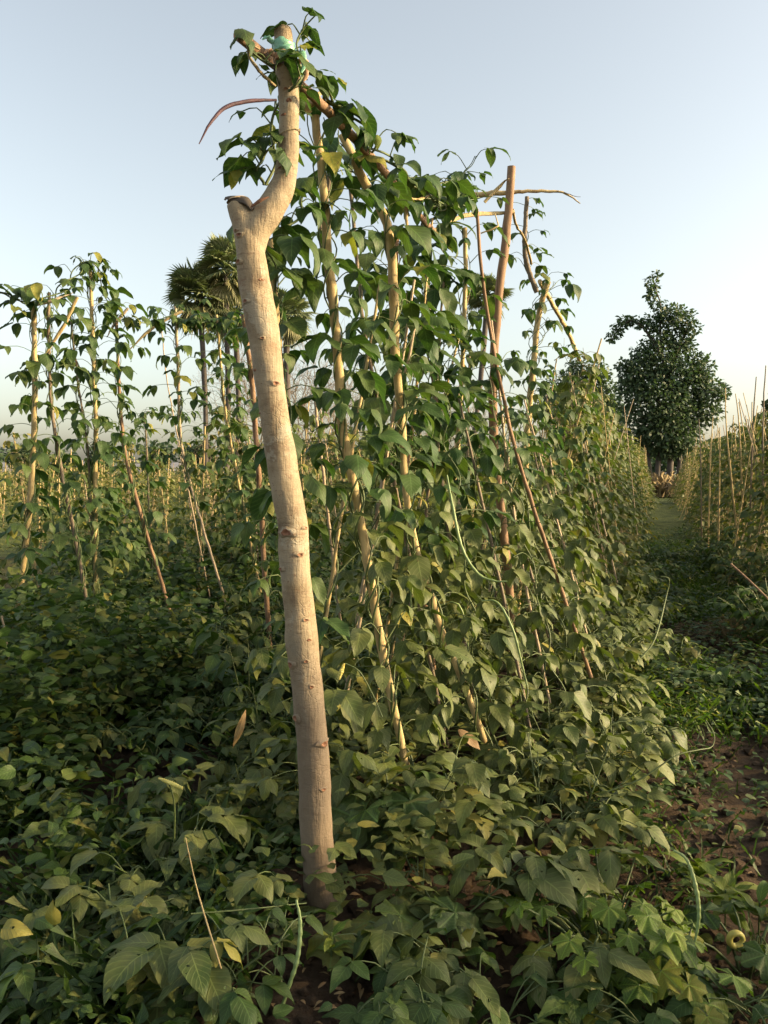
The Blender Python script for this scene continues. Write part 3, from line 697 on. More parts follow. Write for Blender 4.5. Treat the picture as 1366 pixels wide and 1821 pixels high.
# low sprawling bean plants at the foot of the row
def bush(loc, h, n, size, label, group=None, seed=0, lod=0, leafmat='dusty_leaf', spread=.25, name='bean_plant', cat='plant', agep=.1, bias=(0, 0), tint=.5):
    rng = np.random.default_rng(seed); base = np.array([loc[0], loc[1], gz(loc[0], loc[1])])
    root = thing(name, base, label, cat, group); st = MB(); lv = Leaves(lod)
    n = max(5, int(n*.85)) if lod == 0 else n
    ns = max(2, n//5); c = 0
    for k in range(ns):
        az = rng.uniform(0, 6.28); o = np.array([math.cos(az), math.sin(az), 0])+np.array([*bias, 0])
        tip = base+o*spread*rng.uniform(.3, 1)+UP*h*rng.uniform(.5, 1)
        q = resample([base, base+o*.03+UP*h*.35, tip], 10); tube(st, q, [.0045, .002], 5 if lod == 0 else 3)
        for j in range(max(1, n//ns)):
            t = rng.uniform(.3, 1); p = q[int(t*9)]; a2 = rng.uniform(0, 6.28)
            out = unit(np.array([math.cos(a2), math.sin(a2), 0])+o*.8); pl = rng.uniform(.05, .14)
            tp = p+out*pl+UP*rng.uniform(0, .08); tp[2] = max(tp[2], gz(tp[0], tp[1])+.05)
            tube(st, resample([p, (p+tp)/2+UP*.02, tp], 5 if lod == 0 else 3), [.0024, .0016], 4, cap=False)
            trifoliate(lv, tp, out, size*(1.38 if lod == 0 else 1.5)*rng.uniform(.45, 1.12), rng, tint+rng.uniform(-.35, .35), rng.uniform(.3, 1) if rng.random() < agep else rng.uniform(0, .15), .35)
    st.obj('stem', M['greenstem'], root, base); fo = MB(); lv.into(fo, 0, seed); fo.obj('foliage', M[leafmat], root, base)
    return root
spots = []
for (px, py, h, n, sz, lab) in [
    (740, 1560, .38, 22, .095, 'bushy dusty bean plant beside the foot of the nearest straw stake'),
    (840, 1540, .42, 24, .10, 'bean plant with broad dusty leaves right of the bare straw stake foot'),
    (960, 1500, .40, 26, .10, 'sprawling dusty bean plant in the lower middle right'),
    (1050, 1420, .36, 24, .095, 'dusty bean plant at the right edge of the bed above the bare clods'),
    (940, 1640, .30, 14, .12, 'bean plant with large pointed leaves at the bottom right of the bed'),
    (360, 1560, .34, 22, .105, 'low bean plant with yellowing leaves left of the pole foot'),
    (255, 1620, .30, 18, .11, 'low bean plant on the soil slope at the lower left'),
    (440, 1480, .36, 18, .10, 'green bean plant close to the left of the pole'),
    (430, 1650, .20, 9, .08, 'small bean plant right at the left side of the pole foot'),
    (210, 1780, .24, 16, .105, 'low bean plant in the bottom left corner area'),
    (420, 1400, .40, 18, .09, 'dark bean plant behind the pole on its left')]:
    g = G(px, py); k += 1
    bush((g.x, g.y), h, n, sz, lab, seed=300+k, leafmat='dusty_leaf', agep=.25 if px < 300 else .08, bias=(.2, -.1))
for i in range(46):
    Y = 2.9+i*.14; X = rng.uniform(-.62, -.18) if i % 4 else rng.uniform(-1.8, -1.35)
    g = row(X, Y); lod = 0 if Y < 4.6 else 1
    bush((g.x, g.y), rng.uniform(.3, .6), int(rng.uniform(16, 26)), .092, f"dusty bean plant sprawling along the {'sunny right' if i%4 else 'shaded left'} foot of the main row",
         group=f"low bean plants along the {'right' if i%4 else 'left'} foot of the main row", seed=500+i, lod=lod, bias=(.35, -.2))

# bigger leaved plants along the bottom of the view
for i, (px, py, h, n, sz, lab) in enumerate([
    (90, 1760, .22, 14, .11, 'shaded bean plant in the very bottom left corner'),
    (330, 1800, .20, 14, .11, 'bean plant with broad dark leaves at the bottom edge left of the pole'),
    (500, 1810, .10, 7, .06, 'small bean plant at the bottom edge just left below the pole foot'),
    (800, 1700, .24, 16, .10, 'bean plant on the soil right of the pole foot'),
    (870, 1800, .20, 16, .11, 'shaded bean plant at the bottom edge below the row'),
    (700, 1660, .20, 10, .08, 'bean plant a hand right of the pole foot'),
    (980, 1760, .22, 10, .11, 'bean plant with two long pale leaves left of the bright squash'),
    (1110, 1500, .26, 16, .09, 'bean plant on the clods at the right end of the bed'),
    (60, 1560, .20, 10, .09, 'small bean plant on the bare slope at the left edge'),
    (560, 1400, .42, 18, .10, 'bean plant behind the lower pole'),
    (650, 1400, .42, 20, .10, 'bean plant between the pole and the nearest straw stake foot'),
    (1300, 1790, .16, 10, .09, 'small dark bean plant in the bottom right corner')]):
    g = G(px, py); bush((g.x, g.y), h, n, sz, lab, seed=380+i, leafmat='dusty_leaf', agep=.2 if px < 350 else .08)
for i in range(118):
    if i < 88: X, Y = rng.uniform(-5.8, -2.7), rng.uniform(3.4, 10)
    else: X, Y = rng.uniform(-2.9, -1.9), rng.uniform(3.2, 8)
    g = row(X, Y); w = i < 88
    bush((g.x, g.y), rng.uniform(.3, .65) if w else rng.uniform(.2, .4), int(rng.uniform(26, 44)) if w else 22, .10 if w else .07, 'leafy low bean plant at the foot of the left row' if w else 'low shaded bean plant in the furrow left of the main row',
         group='low bean plants at the foot of the left row' if w else 'low bean plants in the left furrow', seed=800+i, lod=1, leafmat='bean_leaf' if i % 3 else 'dusty_leaf', spread=.45)
for i in range(44):
    g = row(rng.uniform(.75, 1.4), rng.uniform(6.5, 14))
    bush((g.x, g.y), rng.uniform(.35, .75), 32, .085, 'low bushy plant at the right side of the path', group='low plants at the right side of the path', seed=870+i, lod=1, leafmat='weed_leaf', spread=.4)
for i, px in enumerate(range(-20, 1400, 100)):
    if 480 < px < 640: continue
    g = G(px+rng.uniform(-25, 25), 1835+rng.uniform(-15, 25))
    bush((g.x, g.y), rng.uniform(.12, .2), 12, .075, 'low dark plant along the bottom edge of the photo', group='low dark plants along the bottom edge', seed=1100+i, leafmat='weed_leaf', spread=.2)
for i in range(44):
    g = row(rng.uniform(-3.3, -1.75), rng.uniform(3.6, 8.6))
    bush((g.x, g.y), rng.uniform(.45, .85), 32, .095, 'bushy plant growing up in the furrow between the left row and the main row', group='bushy plants in the furrow between the left row and the main row', seed=1200+i, lod=1, leafmat=['bean_leaf', 'weed_leaf', 'dusty_leaf'][i % 3], spread=.38)
for i in range(46):
    g = row(rng.uniform(.25, 1.3) if i % 2 else rng.uniform(-.25, .1), rng.uniform(5.2, 15))
    bush((g.x, g.y), rng.uniform(.15, .42), 24, .075, 'leafy low plant overgrowing the path', group='leafy low plants overgrowing the path', seed=1260+i, lod=1, leafmat=['weed_leaf', 'far_leaf', 'bean_leaf'][i % 3], spread=.35)
for i in range(16):
    b = row(-4.3+rng.uniform(-.8, .5), 5.6+i*.22); b.z = gz(b.x, b.y); hh = rng.uniform(.9, 1.5)
    vine('bean_vine', [b, b+Vector((.04, 0, hh*.5)), b+Vector((rng.uniform(-.1, .1), .05, hh))], 44, .085, 'bushy bean vine growing between the stakes of the left row', group='bushy bean vines between the stakes of the left row', seed=1150+i, lod=1, spread=(.34, .2))
# unseen vines added out of view on the right, to shade the pole foot
for i in range(12):
    b = row(1.55+rng.uniform(-.1, .1), -.4+i*.33); b.z = gz(b.x, b.y); hh = rng.uniform(1.25, 1.6)
    vine('bean_vine', [b, b+Vector((.03, 0, hh*.5)), b+Vector((-.05, .05, hh))], 60, .085, 'unseen bean vine added right of the view to shade the pole foot', group='unseen bean vines added right of the view to shade the pole foot', seed=850+i, lod=1, spread=(.35, .18))

# ================================================================== LEFT ROW
def mkL(key, lst, d, r, mt, label, seed, **kw):
    r = [q*.8 for q in r]
    mk(key, lst, d, d+.05, r, mt, label, seed, **kw)
mkL('L1', [(60, 540), (62, 700), (56, 860), (45, 980), (25, 1135)], 5.4, [.020, .024, .022], 'straw', 'thick straw stake at the left edge of the photo, leaning in', 41)
mkL('L2', [(88, 520), (87, 620), (92, 720), (108, 830), (128, 930), (152, 1055)], 5.5, [.014, .016, .017], 'greystick', 'curved greyish stake second from the left edge', 42)
mkL('L3', [(160, 468), (165, 600), (170, 760), (170, 850)], 5.9, [.016, .019, .018], 'straw', 'tallest leafy straw stake of the left row', 43)
mkL('L4', [(125, 560), (140, 690), (155, 790), (160, 870)], 5.9, [.009, .010], 'greystick', 'thin grey stake just left of the tallest leafy stake', 44)
mkL('L5', [(207, 568), (212, 680), (222, 800), (255, 930), (280, 1010), (302, 1085)], 6.3, [.014, .017, .016], 'redstick', 'bare orange brown stake right of the tallest leafy stake', 45)
mkL('L6', [(312, 545), (317, 660), (323, 790), (350, 900), (402, 1072)], 6.8, [.016, .013, .014], 'pale', 'stake with a smooth pale lower half leaning down right, left of the palms', 46)
mkL('L7', [(385, 560), (393, 650), (402, 740), (425, 860), (440, 935)], 7.0, [.014, .014], 'straw', 'straw stake in front of the palm trees left of the forked pole', 47)
mkL('L8', [(257, 735), (262, 820), (265, 900)], 9.5, [.014, .014], 'greystick', 'small distant stake between the two leaning stakes of the left row', 48)
mkL('L9', [(287, 580), (295, 660), (305, 720), (313, 760)], 7.4, [.007, .008], 'pale', 'thin whitish stick just left of the stake before the palms', 49)
mkL('L10', [(3, 1095), (14, 1160)], 4.6, [.008, .008], 'pale', 'short pale stick at the extreme left edge near the thick stake foot', 50)
for nm, a, b, c_, lab in [('straw_strip', (55, 545, 5.4), (100, 532, 5.4), (130, 520, 5.5), 'dark dry strip tied across the two leftmost stake tops'),
                    ('straw_strip', (138, 528, 5.5), (110, 585, 5.5), (68, 650, 5.5), 'pale straw strip slanting down left from the two leftmost stakes'),
                    ('straw_strip', (228, 548, 6.3), (205, 575, 6.3), (190, 600, 6.3), 'short pale straw strip crossing the top of the bare orange brown stake'),
                    ('straw_strip', (325, 553, 6.8), (275, 580, 6.75), (224, 628, 6.7), 'long straw strip slanting left from the stake before the palms'),
                    ('straw_strip', (265, 732, 9.4), (250, 742, 9.4), (242, 746, 9.4), 'bright straw scrap on the small distant stake')]:
    k += 1
    stake([P(*a), P(*b), P(*c_)], [.012, .014, .003], 'straw' if k % 2 else 'pale', lab, None, nm, 7, .3, k, 'strip', n=12, flat=.35)
for key, n_, sz, lab in [('L1', 56, .085, 'bean vine on the thick stake at the left edge'), ('L2', 20, .085, 'sparse bean vine on the curved greyish stake'), ('L3', 84, .085, 'leafy bean vine on the tallest stake of the left row'),
                    ('L4', 34, .08, 'bean vine on the thin stake left of the tallest leafy stake'), ('L5', 26, .085, 'bean vine on the bare orange brown stake'), ('L6', 34, .08, 'bean vine on the upper half of the stake left of the palms'),
                    ('L7', 84, .085, 'leafy bean vine in front of the palm trees'), ('L8', 30, .075, 'bean vine on the small distant stake')]:
    k += 1
    p = S[key][::-1]
    if key in ('L6', 'L5'): p = p[2:]
    vine('bean_vine', p, n_, sz, lab, seed=600+k, low=.9, spread=(.2, .17), lod=1 if key == 'L8' else 0, stems=4, helix=.019, density=.8, bias=(.2, -.2))
vine('bean_vine', [P(-40, 520, 5.3), P(0, 520, 5.3), P(30, 530, 5.35), P(60, 540, 5.4), P(110, 515, 5.5), P(160, 465, 5.8), P(190, 520, 6.), P(215, 565, 6.2), P(260, 575, 6.5), P(310, 560, 6.8)], 44, .075,
     'bean vine strung along the tops of the left row stakes', seed=21, spread=(.1, .1), stems=2, helix=.03)
vine('bean_vine', [P(310, 570, 6.8), P(350, 575, 6.9), P(385, 570, 7.), P(420, 590, 7.1)], 20, .085, 'bean vine bridging the stakes in front of the palm crowns', seed=22, spread=(.14, .12), stems=2, helix=.03)
vine('bean_vine', [P(230, 800, 8.), P(255, 735, 9.4), P(300, 740, 9.), P(340, 745, 8.)], 24, .08, 'low bean vine sagging between the left row stakes', seed=23, spread=(.16, .12), helix=.03, lod=1)

# ================================================================== MID AND FAR ROWS: one plant built, then copied
def proto_vine(seed, h, n, size, lod, mt, label, group, sp=(.36, .12)):
    return vine('bean_vine', [(0, 0, 0), (.03, .02, h*.5), (-.02, 0, h)], n, size, label, seed=seed, lod=lod, leafmat=mt, spread=sp, stems=1, group=group, stemmat='drystem', bias=(.4, -.4), low=.1, agep=.2)
def proto_stake(seed, h, mt, label, group, r=.014):
    mb = MB(); q = resample([(0, 0, -.05), (.02*(seed % 3-1), .01, h*.5), (.03, -.02*(seed % 2), h)], 8); tube(mb, q, [r, r*.9, r*.7], 5, .2, seed)
    return tag(mb.obj('stake', M[mt]), label, 'stake', group)
YCUT = 27
FARROWS = [(-.93, 46, .5, 2.35, .33, 2), (1.45, 46, .5, 2.15, .36, 4), (-4.05, 44, .35, 1.95, .42, 1), (-7.05, 44, .35, 1.65, .48, 1)]
def mid_row(X, Y0, Y1, dy, hlo, hhi, mt, n, size, label, group, slabel, sgroup, seed, lod=1, half=.35, protoN=4, swap='straw', extra=0):
    rng = np.random.default_rng(seed)
    pv = [proto_vine(seed+i, 2.3, n, size, lod, mt, label, group) for i in range(protoN)]
    ps = [proto_stake(seed+i, 2.5, [swap, 'pale', 'straw'][i % 3], slabel, sgroup) for i in range(3)]
    uv, us = set(), set(); Y = Y0; c = 0
    while Y < Y1 and Y < YCUT:
        s = 1 if c % 2 else -1; b = row(X+s*half*rng.uniform(.5, 1.1), Y+rng.uniform(-.1, .1)); b.z = gz(b.x, b.y); sc = rng.uniform(hlo, hhi)/2.3
        lean = row(-s*half*.30, 0); rz = rng.uniform(0, 6.28)
        v = pv[c % protoN]; t = ps[c % 3]
        if c % protoN not in uv: uv.add(c % protoN); v.location = b; v.rotation_euler = (0, 0, rz); v.scale = (sc,)*3; o = v
        else: o = copy_tree(v, b, rz, sc)
        off = half*.42; lv_ = row(-s*off, 0); o.rotation_mode = 'ZYX'; o.rotation_euler = (-lv_.y, lv_.x, rz)
        if c % 3 not in us: us.add(c % 3); q = t
        else: q = t.copy(); COL.objects.link(q)
        q.location = b; q.scale = (.8, .8, sc*rng.uniform(.78, 1.02)); q.rotation_mode = 'ZYX'; q.rotation_euler = (-lv_.y+rng.uniform(-.07, .07), lv_.x+rng.uniform(-.07, .07), rng.uniform(0, 6))
        if extra and Y < 13:
            for _ in range(extra):
                e = ps[int(rng.integers(0, 3))].copy(); COL.objects.link(e); e.location = (b.x+rng.uniform(-.3, .3), b.y+rng.uniform(-.2, .2), b.z-.03)
                e.scale = (.5, .5, sc*rng.uniform(.6, 1.05)); e.rotation_mode = 'ZYX'; e.rotation_euler = (-lv_.y+rng.uniform(-.12, .12), lv_.x+rng.uniform(-.12, .12), rng.uniform(0, 6))
        Y += dy*rng.uniform(.8, 1.2)*(1+max(0, Y-10)*.02); c += 1
mid_row(-.93, 7.9, 46, .27, 2.1, 2.6, 'far_leaf', 96, .085, 'yellowish green bean vine in the far stretch of the main row', 'bean vines in the far stretch of the main row', 'straw stake in the far stretch of the main row', 'stakes in the far stretch of the main row', 900, half=.5, extra=1)
mid_row(1.45, 8.2, 46, .36, 1.9, 2.45, 'far_leaf', 150, .085, 'dry looking bean vine in the row right of the path', 'bean vines in the row right of the path', 'bare stick in the row right of the path', 'sticks in the row right of the path', 920, half=.5, extra=2)
mid_row(-4.05, 7.0, 40, .36, 1.7, 2.2, 'far_leaf', 80, .085, 'bean vine in the far stretch of the left row', 'bean vines in the far stretch of the left row', 'stake in the far stretch of the left row', 'stakes in the far stretch of the left row', 940)
mid_row(-7.05, 5.4, 30, .42, 1.4, 1.9, 'far_leaf', 80, .085, 'bean vine in the second row to the left', 'bean vines in the second row to the left', 'stake in the second row to the left', 'stakes in the second row to the left', 960)

# the mass of rows beyond: leaves and sticks nobody could count
def far_field():
    rng = np.random.default_rng(31); lv = Leaves(3); st = MB()
    for X in ROWX:
        if X in (-1.0, 1.45, -4.05, -7.05): continue
        Y = 4.
        while Y < 62:
            p = row(X+rng.uniform(-.4, .4), Y); Y += .42
            if p.y < 5 or abs(p.x/p.y) > .62: continue
            h = rng.uniform(1.2, 1.75) if X < 0 else rng.uniform(1.8, 2.3)
            m = 60 if p.y < 22 else 34; g = gz(p.x, p.y)
            for j in range(m):
                t = rng.random()**1.1; a = rng.uniform(0, 6.28); r = (.45*(1-t)+.12)*rng.random()
                d = np.array([math.cos(a), math.sin(a), rng.uniform(-.9, .1)])
                lv.add((p.x+math.cos(a)*r, p.y+math.sin(a)*r, g+.1+t*h), d, UP+rng.normal(0, .4, 3), rng.uniform(.08, .15)*(1 if p.y < 22 else 1.35), rng.random(), rng.random()*.5)
            if rng.random() < .6:
                q = [(p.x, p.y, g), (p.x+rng.uniform(-.15, .15), p.y, g+h*rng.uniform(1., 1.2))]
                tube(st, q, .012, 4, cap=False)
    for X, Y1, half, hm, dy, ns in FARROWS:                       # these rows go on past the plants built one by one
        Y = YCUT
        while Y < Y1:
            s = 1 if rng.random() < .5 else -1
            h = hm*rng.uniform(.85, 1.1); base = row(X+s*half*rng.uniform(.5, 1.1), Y); top = row(X+s*half*.2, Y); g = gz(base.x, base.y)
            for j in range(150):
                t = rng.random()**1.1; a = rng.uniform(0, 6.28); r = (.42*(1-t)+.14)*rng.random()
                d = np.array([math.cos(a), math.sin(a), rng.uniform(-.9, .1)]); cx = base.x*(1-t)+top.x*t; cy = base.y*(1-t)+top.y*t
                lv.add((cx+math.cos(a)*r, cy+math.sin(a)*r, g+.08+t*h), d, UP+rng.normal(0, .4, 3), rng.uniform(.10, .16), rng.random(), rng.random()*.5)
            for j in range(ns):
                tube(st, [(base.x+rng.uniform(-.3, .3), base.y+rng.uniform(-.2, .2), g), (top.x+rng.uniform(-.3, .3), top.y+rng.uniform(-.2, .2), g+h*rng.uniform(.75, 1.2))], .009, 4, cap=False)
            Y += dy*1.3
    b0 = FARROWS[1]; Y = 13.                                     # the crowd of thin sticks in the row right of the path
    while Y < YCUT:
        for j in range(2):
            base = row(b0[0]+rng.uniform(-.5, .5), Y); g = gz(base.x, base.y); top = row(b0[0]+rng.uniform(-.3, .3), Y+rng.uniform(-.2, .2))
            tube(st, [(base.x, base.y, g), (top.x, top.y, g+2.2*rng.uniform(.75, 1.15))], .009, 4, cap=False)
        Y += .4
    mb = MB(); lv.into(mb, 0, 3); tag(mb.obj('far_bean_rows', M['far_leaf']), 'far rows of bean vines merging into one green mass', 'crop field', kind='stuff')
    tag(st.obj('far_bean_sticks', M['straw']), 'countless thin straw sticks in the far bean rows', 'sticks', kind='stuff')
far_field()

# dry sticks above the right row, at the right edge
for i, (x0, y0, x1, y1, d) in enumerate([(1290, 690, 1305, 860, 11), (1345, 670, 1338, 850, 10.5), (1308, 700, 1316, 850, 11.5), (1362, 650, 1360, 860, 10), (1280, 760, 1278, 900, 12), (1243, 745, 1246, 880, 15), (1268, 740, 1262, 900, 13), (1330, 745, 1350, 880, 10.8)]):
    stake([P(x0, y0, d), P((x0+x1)/2+R.uniform(-6, 6), (y0+y1)/2, d), to_ground(P(x0, y0, d), P(x1, y1, d))], [.006, .012, .014], ['straw', 'greystick'][i % 2], 'bare dry stick poking above the row at the right edge', 'bare dry sticks above the right row', 'dry_stick', 6, .2, 700+i, 'stick', n=14)

# ================================================================== GROUND COVER
def scatter(name, label, cat, mt, kind, lod, n, region, size, hgt, seed, age=.2, tilt=.5, blade=False, upright=.3, thr=.36):
    rng = np.random.default_rng(seed); lv = Leaves(lod, kind); c = 0
    while c < n:
        x, y = region(rng)
        if y < 1.75 or abs(x/y) > .6: continue
        Xf, Yf = rowinv(x, y); wob = (fbm(x*2.5, y*2.5, 77, 3)-.45)*.5
        if Yf < 4.3 and abs(Xf+2.22+wob) < .22 and rng.random() < .9: continue
        if 1.9 < Yf < 5.0 and .15 < Xf+wob < .75 and rng.random() < .7: continue
        dens = fbm(x*1.7, y*1.7, seed, 3)
        if dens < thr+.16*rng.random(): continue
        c += 1; z = gz(x, y); a = rng.uniform(0, 6.28)
        if blade:
            d = np.array([math.cos(a)*.5, math.sin(a)*.5, 1.]); nn = np.array([-math.cos(a), -math.sin(a), .4]); nn = nn; zz = z
        else:
            d = np.array([math.cos(a), math.sin(a), rng.uniform(-.3, upright)]); nn = UP+rng.normal(0, tilt*.6, 3); zz = z+.02+hgt*rng.random()*dens*1.6
        lv.add((x, y, zz), d, nn, size*rng.uniform(.6, 1.3), rng.random(), rng.random() if rng.random() < age else 0)
    mb = MB(); lv.into(mb, 0, seed); tag(mb.obj(name, M[mt]), label, cat, kind='stuff')
def R1(X0, X1, Y0, Y1, pw=1.5):
    def f(rng):
        p = row(rng.uniform(X0, X1), Y0+(Y1-Y0)*rng.random()**pw); return p.x, p.y
    return f
scatter('weeds', 'dark green weeds covering the furrow left of the main row', 'weeds', 'weed_leaf', 'bean', 0, 3600, R1(-3.7, -1.5, 1.4, 9), .075, .34, 61, thr=.40, tilt=1.1)
scatter('grass', 'fine tangled grass in the dark furrow on the left', 'grass', 'weed_leaf', 'blade', 1, 6500, R1(-3.6, -1.5, 1.8, 7.5), .24, .1, 161, blade=True, thr=.38)
scatter('weeds', 'bean leaves and weeds covering the ground under the left row', 'weeds', 'weed_leaf', 'bean', 1, 16000, R1(-6.8, -2.6, 3, 14), .08, .7, 62, tilt=1.3, thr=.40)
scatter('weeds', 'green weeds carpeting the path between the rows', 'weeds', 'weed_leaf', 'bean', 1, 9000, R1(-.35, 1.9, 5.2, 22, 1.3), .06, .22, 63)
scatter('weeds', 'bean leaves littering the bed under the main row', 'weeds', 'dusty_leaf', 'bean', 1, 1800, R1(-1.9, -.4, 2.2, 8), .07, .3, 64)
scatter('grass', 'thin green grass blades among the weeds on the left', 'grass', 'weed_leaf', 'blade', 1, 2600, R1(-3.2, -1.2, 1.6, 6), .22, .1, 65, blade=True)
scatter('grass', 'green grass blades along the path on the right', 'grass', 'bright_leaf', 'blade', 1, 5200, R1(-.4, 1.7, 4.2, 18), .2, .1, 66, blade=True)
scatter('weeds', 'small weeds on the bare soil at the bottom of the photo', 'weeds', 'weed_leaf', 'bean', 0, 1500, R1(-2.2, .9, 1.3, 3.0, 1), .05, .12, 67, tilt=1.1)
scatter('weeds', 'low weeds spreading over the soil right of the main row', 'weeds', 'weed_leaf', 'bean', 1, 2600, R1(-.3, 1.6, 2.3, 6.5, 1), .05, .16, 69)
scatter('grass', 'sparse grass blades on the soil at the right', 'grass', 'weed_leaf', 'blade', 1, 900, R1(-.3, 1.4, 2.0, 6, 1), .14, .1, 70, blade=True)
scatter('straw_litter', 'dry straw and leaf litter on the soil', 'litter', 'dry_leaf', 'lance', 1, 1500, R1(-2.4, 1.3, 1.6, 7, 1.2), .03, .02, 68)

# squash plants with broad lobed leaves
def squash(px, py, n, size, label, seed, mt='bright_leaf', h=.25, spread=.3):
    g = G(px, py); rng = np.random.default_rng(seed); base = np.array([g.x, g.y, gz(g.x, g.y)])
    root = thing('squash_plant', base, label, 'plant'); st = MB(); lv = Leaves(0, 'lobed')
    for i in range(n):
        a = i*2.4+rng.uniform(-.4, .4); o = np.array([math.cos(a), math.sin(a), 0]); r = spread*rng.uniform(.2, 1)
        tip = base+o*r+UP*h*rng.uniform(.4, 1); tip[2] = max(tip[2], gz(tip[0], tip[1])+.06)
        tube(st, resample([base+o*.02, base+o*r*.5+UP*h*.6, tip], 8), [.005, .003], 6)
        d = o-UP*rng.uniform(.1, .6); lv.add(tip, d, UP+o*.4+rng.normal(0, .25, 3), size*rng.uniform(.6, 1.1), rng.random(), rng.uniform(0, .25) if rng.random() < .8 else .8, rng.uniform(.9, 1.1))
    st.obj('stem', M['greenstem'], root, base); fo = MB(); lv.into(fo, 0, seed); fo.obj('foliage', M[mt], root, base)
squash(1080, 1720, 46, .075, 'bright yellow green squash plant in the bottom right', 71, h=.26)
squash(1190, 1800, 22, .08, 'bright green squash plant at the bottom edge on the right', 72, h=.22)
squash(1150, 1190, 18, .10, 'yellow green squash plant beside the path at mid right', 73, h=.28)
squash(1240, 1230, 12, .14, 'dark squash plant drooping over the bare soil right of the path', 74, 'weed_leaf', .2)
squash(700, 1560, 8, .17, 'dark squash plant with one very broad leaf at the foot of the row', 75, 'weed_leaf', .28, .2)
squash(690, 1760, 9, .12, 'small dark squash plant on the soil right below the pole', 76, 'weed_leaf', .16, .2)
squash(40, 1430, 8, .16, 'dark squash plant at the left edge of the photo', 77, 'weed_leaf', .2)
squash(70, 1230, 8, .13, 'squash plant with yellowing leaves at the left edge', 78, 'bright_leaf', .2, .25)
squash(300, 1220, 10, .10, 'fine dark squash plant in the left furrow', 79, 'weed_leaf', .2)
squash(1330, 1700, 7, .11, 'dark squash plant at the right edge near the bottom', 80, 'weed_leaf', .2)

def lancet(px, py, n, size, label, seed, mt='bright_leaf', h=.1, name='weed_plant'):
    g = G(px, py); rng = np.random.default_rng(seed); base = np.array([g.x, g.y, gz(g.x, g.y)])
    root = thing(name, base, label, 'weed'); st = MB(); lv = Leaves(0, 'lance')
    tube(st, resample([base, base+UP*h], 5), .003, 5)
    for i in range(n):
        a = i*2.4+rng.uniform(-.3, .3); o = np.array([math.cos(a), math.sin(a), 0])
        lv.add(base+UP*h*rng.uniform(.5, 1), o+UP*rng.uniform(-.2, .9), UP-o*.4, size*rng.uniform(.7, 1.1), rng.random(), rng.uniform(.0, .6))
    st.obj('stem', M['greenstem'], root, base); fo = MB(); lv.into(fo, 0, seed); fo.obj('foliage', M[mt], root, base)
lancet(1240, 1560, 14, .16, 'weed with long pale striped leaves on the bare soil at lower right', 81, h=.16)
lancet(1290, 1620, 12, .15, 'weed with drooping striped leaves near the right edge', 82, h=.14)
lancet(1350, 1640, 10, .14, 'weed with curled leaves at the right edge', 83, h=.14)
lancet(1245, 1440, 9, .07, 'tiny upright weed on the bare soil at mid right', 84, h=.05)
lancet(1190, 1480, 12, .05, 'fine leaved little weed on the clods at right', 85, h=.08)
lancet(590, 1790, 9, .07, 'little green seedling growing below the pole foot', 86, h=.14)

# pods, tendrils and stray leaves that catch the eye
def strand(name, lst, r, mt, label, cat, n=30):
    if cat == 'bean pod': n = 70; r = [np.interp(i/69, np.linspace(0, 1, len(r)), r)*(1+.13*math.sin(i*1.15)) for i in range(70)]
    stake([P(*q) for q in lst], r, mt, label, None, name, 7, .06, len(label), cat, n=n, jit=.0002)
strand('bean_pod', [(795, 845, 3.2), (805, 900, 3.15), (822, 975, 3.1), (850, 1020, 3.08), (880, 1033, 3.06), (902, 1034, 3.05)], [.003, .006, .0065, .006, .003], 'pod', 'long pale green bean pod curving down to the right in mid row', 'bean pod')
strand('bean_pod', [(856, 1068, 3.0), (885, 1072, 2.98), (912, 1120, 2.95), (928, 1180, 2.95), (938, 1222, 2.95)], [.002, .005, .005, .004, .002], 'pod', 'slim bean pod drooping with a pale tip below the curved pod', 'bean pod')
strand('bean_pod', [(527, 1600, 2.05), (534, 1640, 2.03), (530, 1700, 2.0), (512, 1760, 1.98), (488, 1830, 1.95)], [.003, .0055, .006, .005, .004], 'pod', 'green bean pod hanging left of the pole foot', 'bean pod')
strand('bean_pod', [(1198, 1512, 2.2), (1222, 1530, 2.18), (1238, 1580, 2.15), (1243, 1630, 2.13), (1236, 1675, 2.12)], [.003, .005, .006, .005, .003], 'pod', 'pale green bean pod arching over the soil at lower right', 'bean pod')
strand('bean_pod', [(282, 1384, 2.6), (297, 1390, 2.58), (325, 1402, 2.56)], [.002, .006, .007, .005], 'yellowpod', 'short yellow pod tip held sideways above the left bean plant', 'bean pod', 12)
strand('stalk', [(300, 1390, 2.58), (310, 1430, 2.6), (310, 1500, 2.65)], [.003, .003], 'greenstem', 'thin green stalk under the short yellow pod', 'stalk', 12)
strand('bean_pod', [(612, 1180, 2.75), (607, 1195, 2.74), (603, 1208, 2.74)], [.004, .008, .004], 'yellowpod', 'tiny orange yellow withered pod right of the pole', 'bean pod', 10)
strand('stalk', [(614, 1180, 2.75), (640, 1195, 2.74), (665, 1240, 2.75), (680, 1275, 2.75)], [.0025, .002], 'greenstem', 'thin stalk bending right from the tiny withered pod', 'stalk', 14)
strand('tendril', [(1080, 1408, 3.0), (1140, 1385, 3.0), (1200, 1345, 3.02), (1240, 1334, 3.05), (1266, 1328, 3.1), (1270, 1305, 3.12), (1255, 1280, 3.15)], [.003, .0028, .002], 'greenstem', 'long bare green runner crossing the bare soil at right with a hooked end', 'tendril')
strand('tendril', [(1140, 1170, 3.6), (1165, 1135, 3.65), (1185, 1060, 3.8), (1190, 1030, 3.8), (1175, 1025, 3.8)], [.004, .004, .002], 'greenstem', 'curled pale green shoot tip above the squash plant at mid right', 'tendril')
strand('grass_stem', [(330, 1490, 1.95), (350, 1580, 1.93), (380, 1680, 1.9), (415, 1790, 1.88)], [.0012, .0022, .0022], 'drystem', 'thin straw coloured grass stem slanting across the lower left', 'grass')
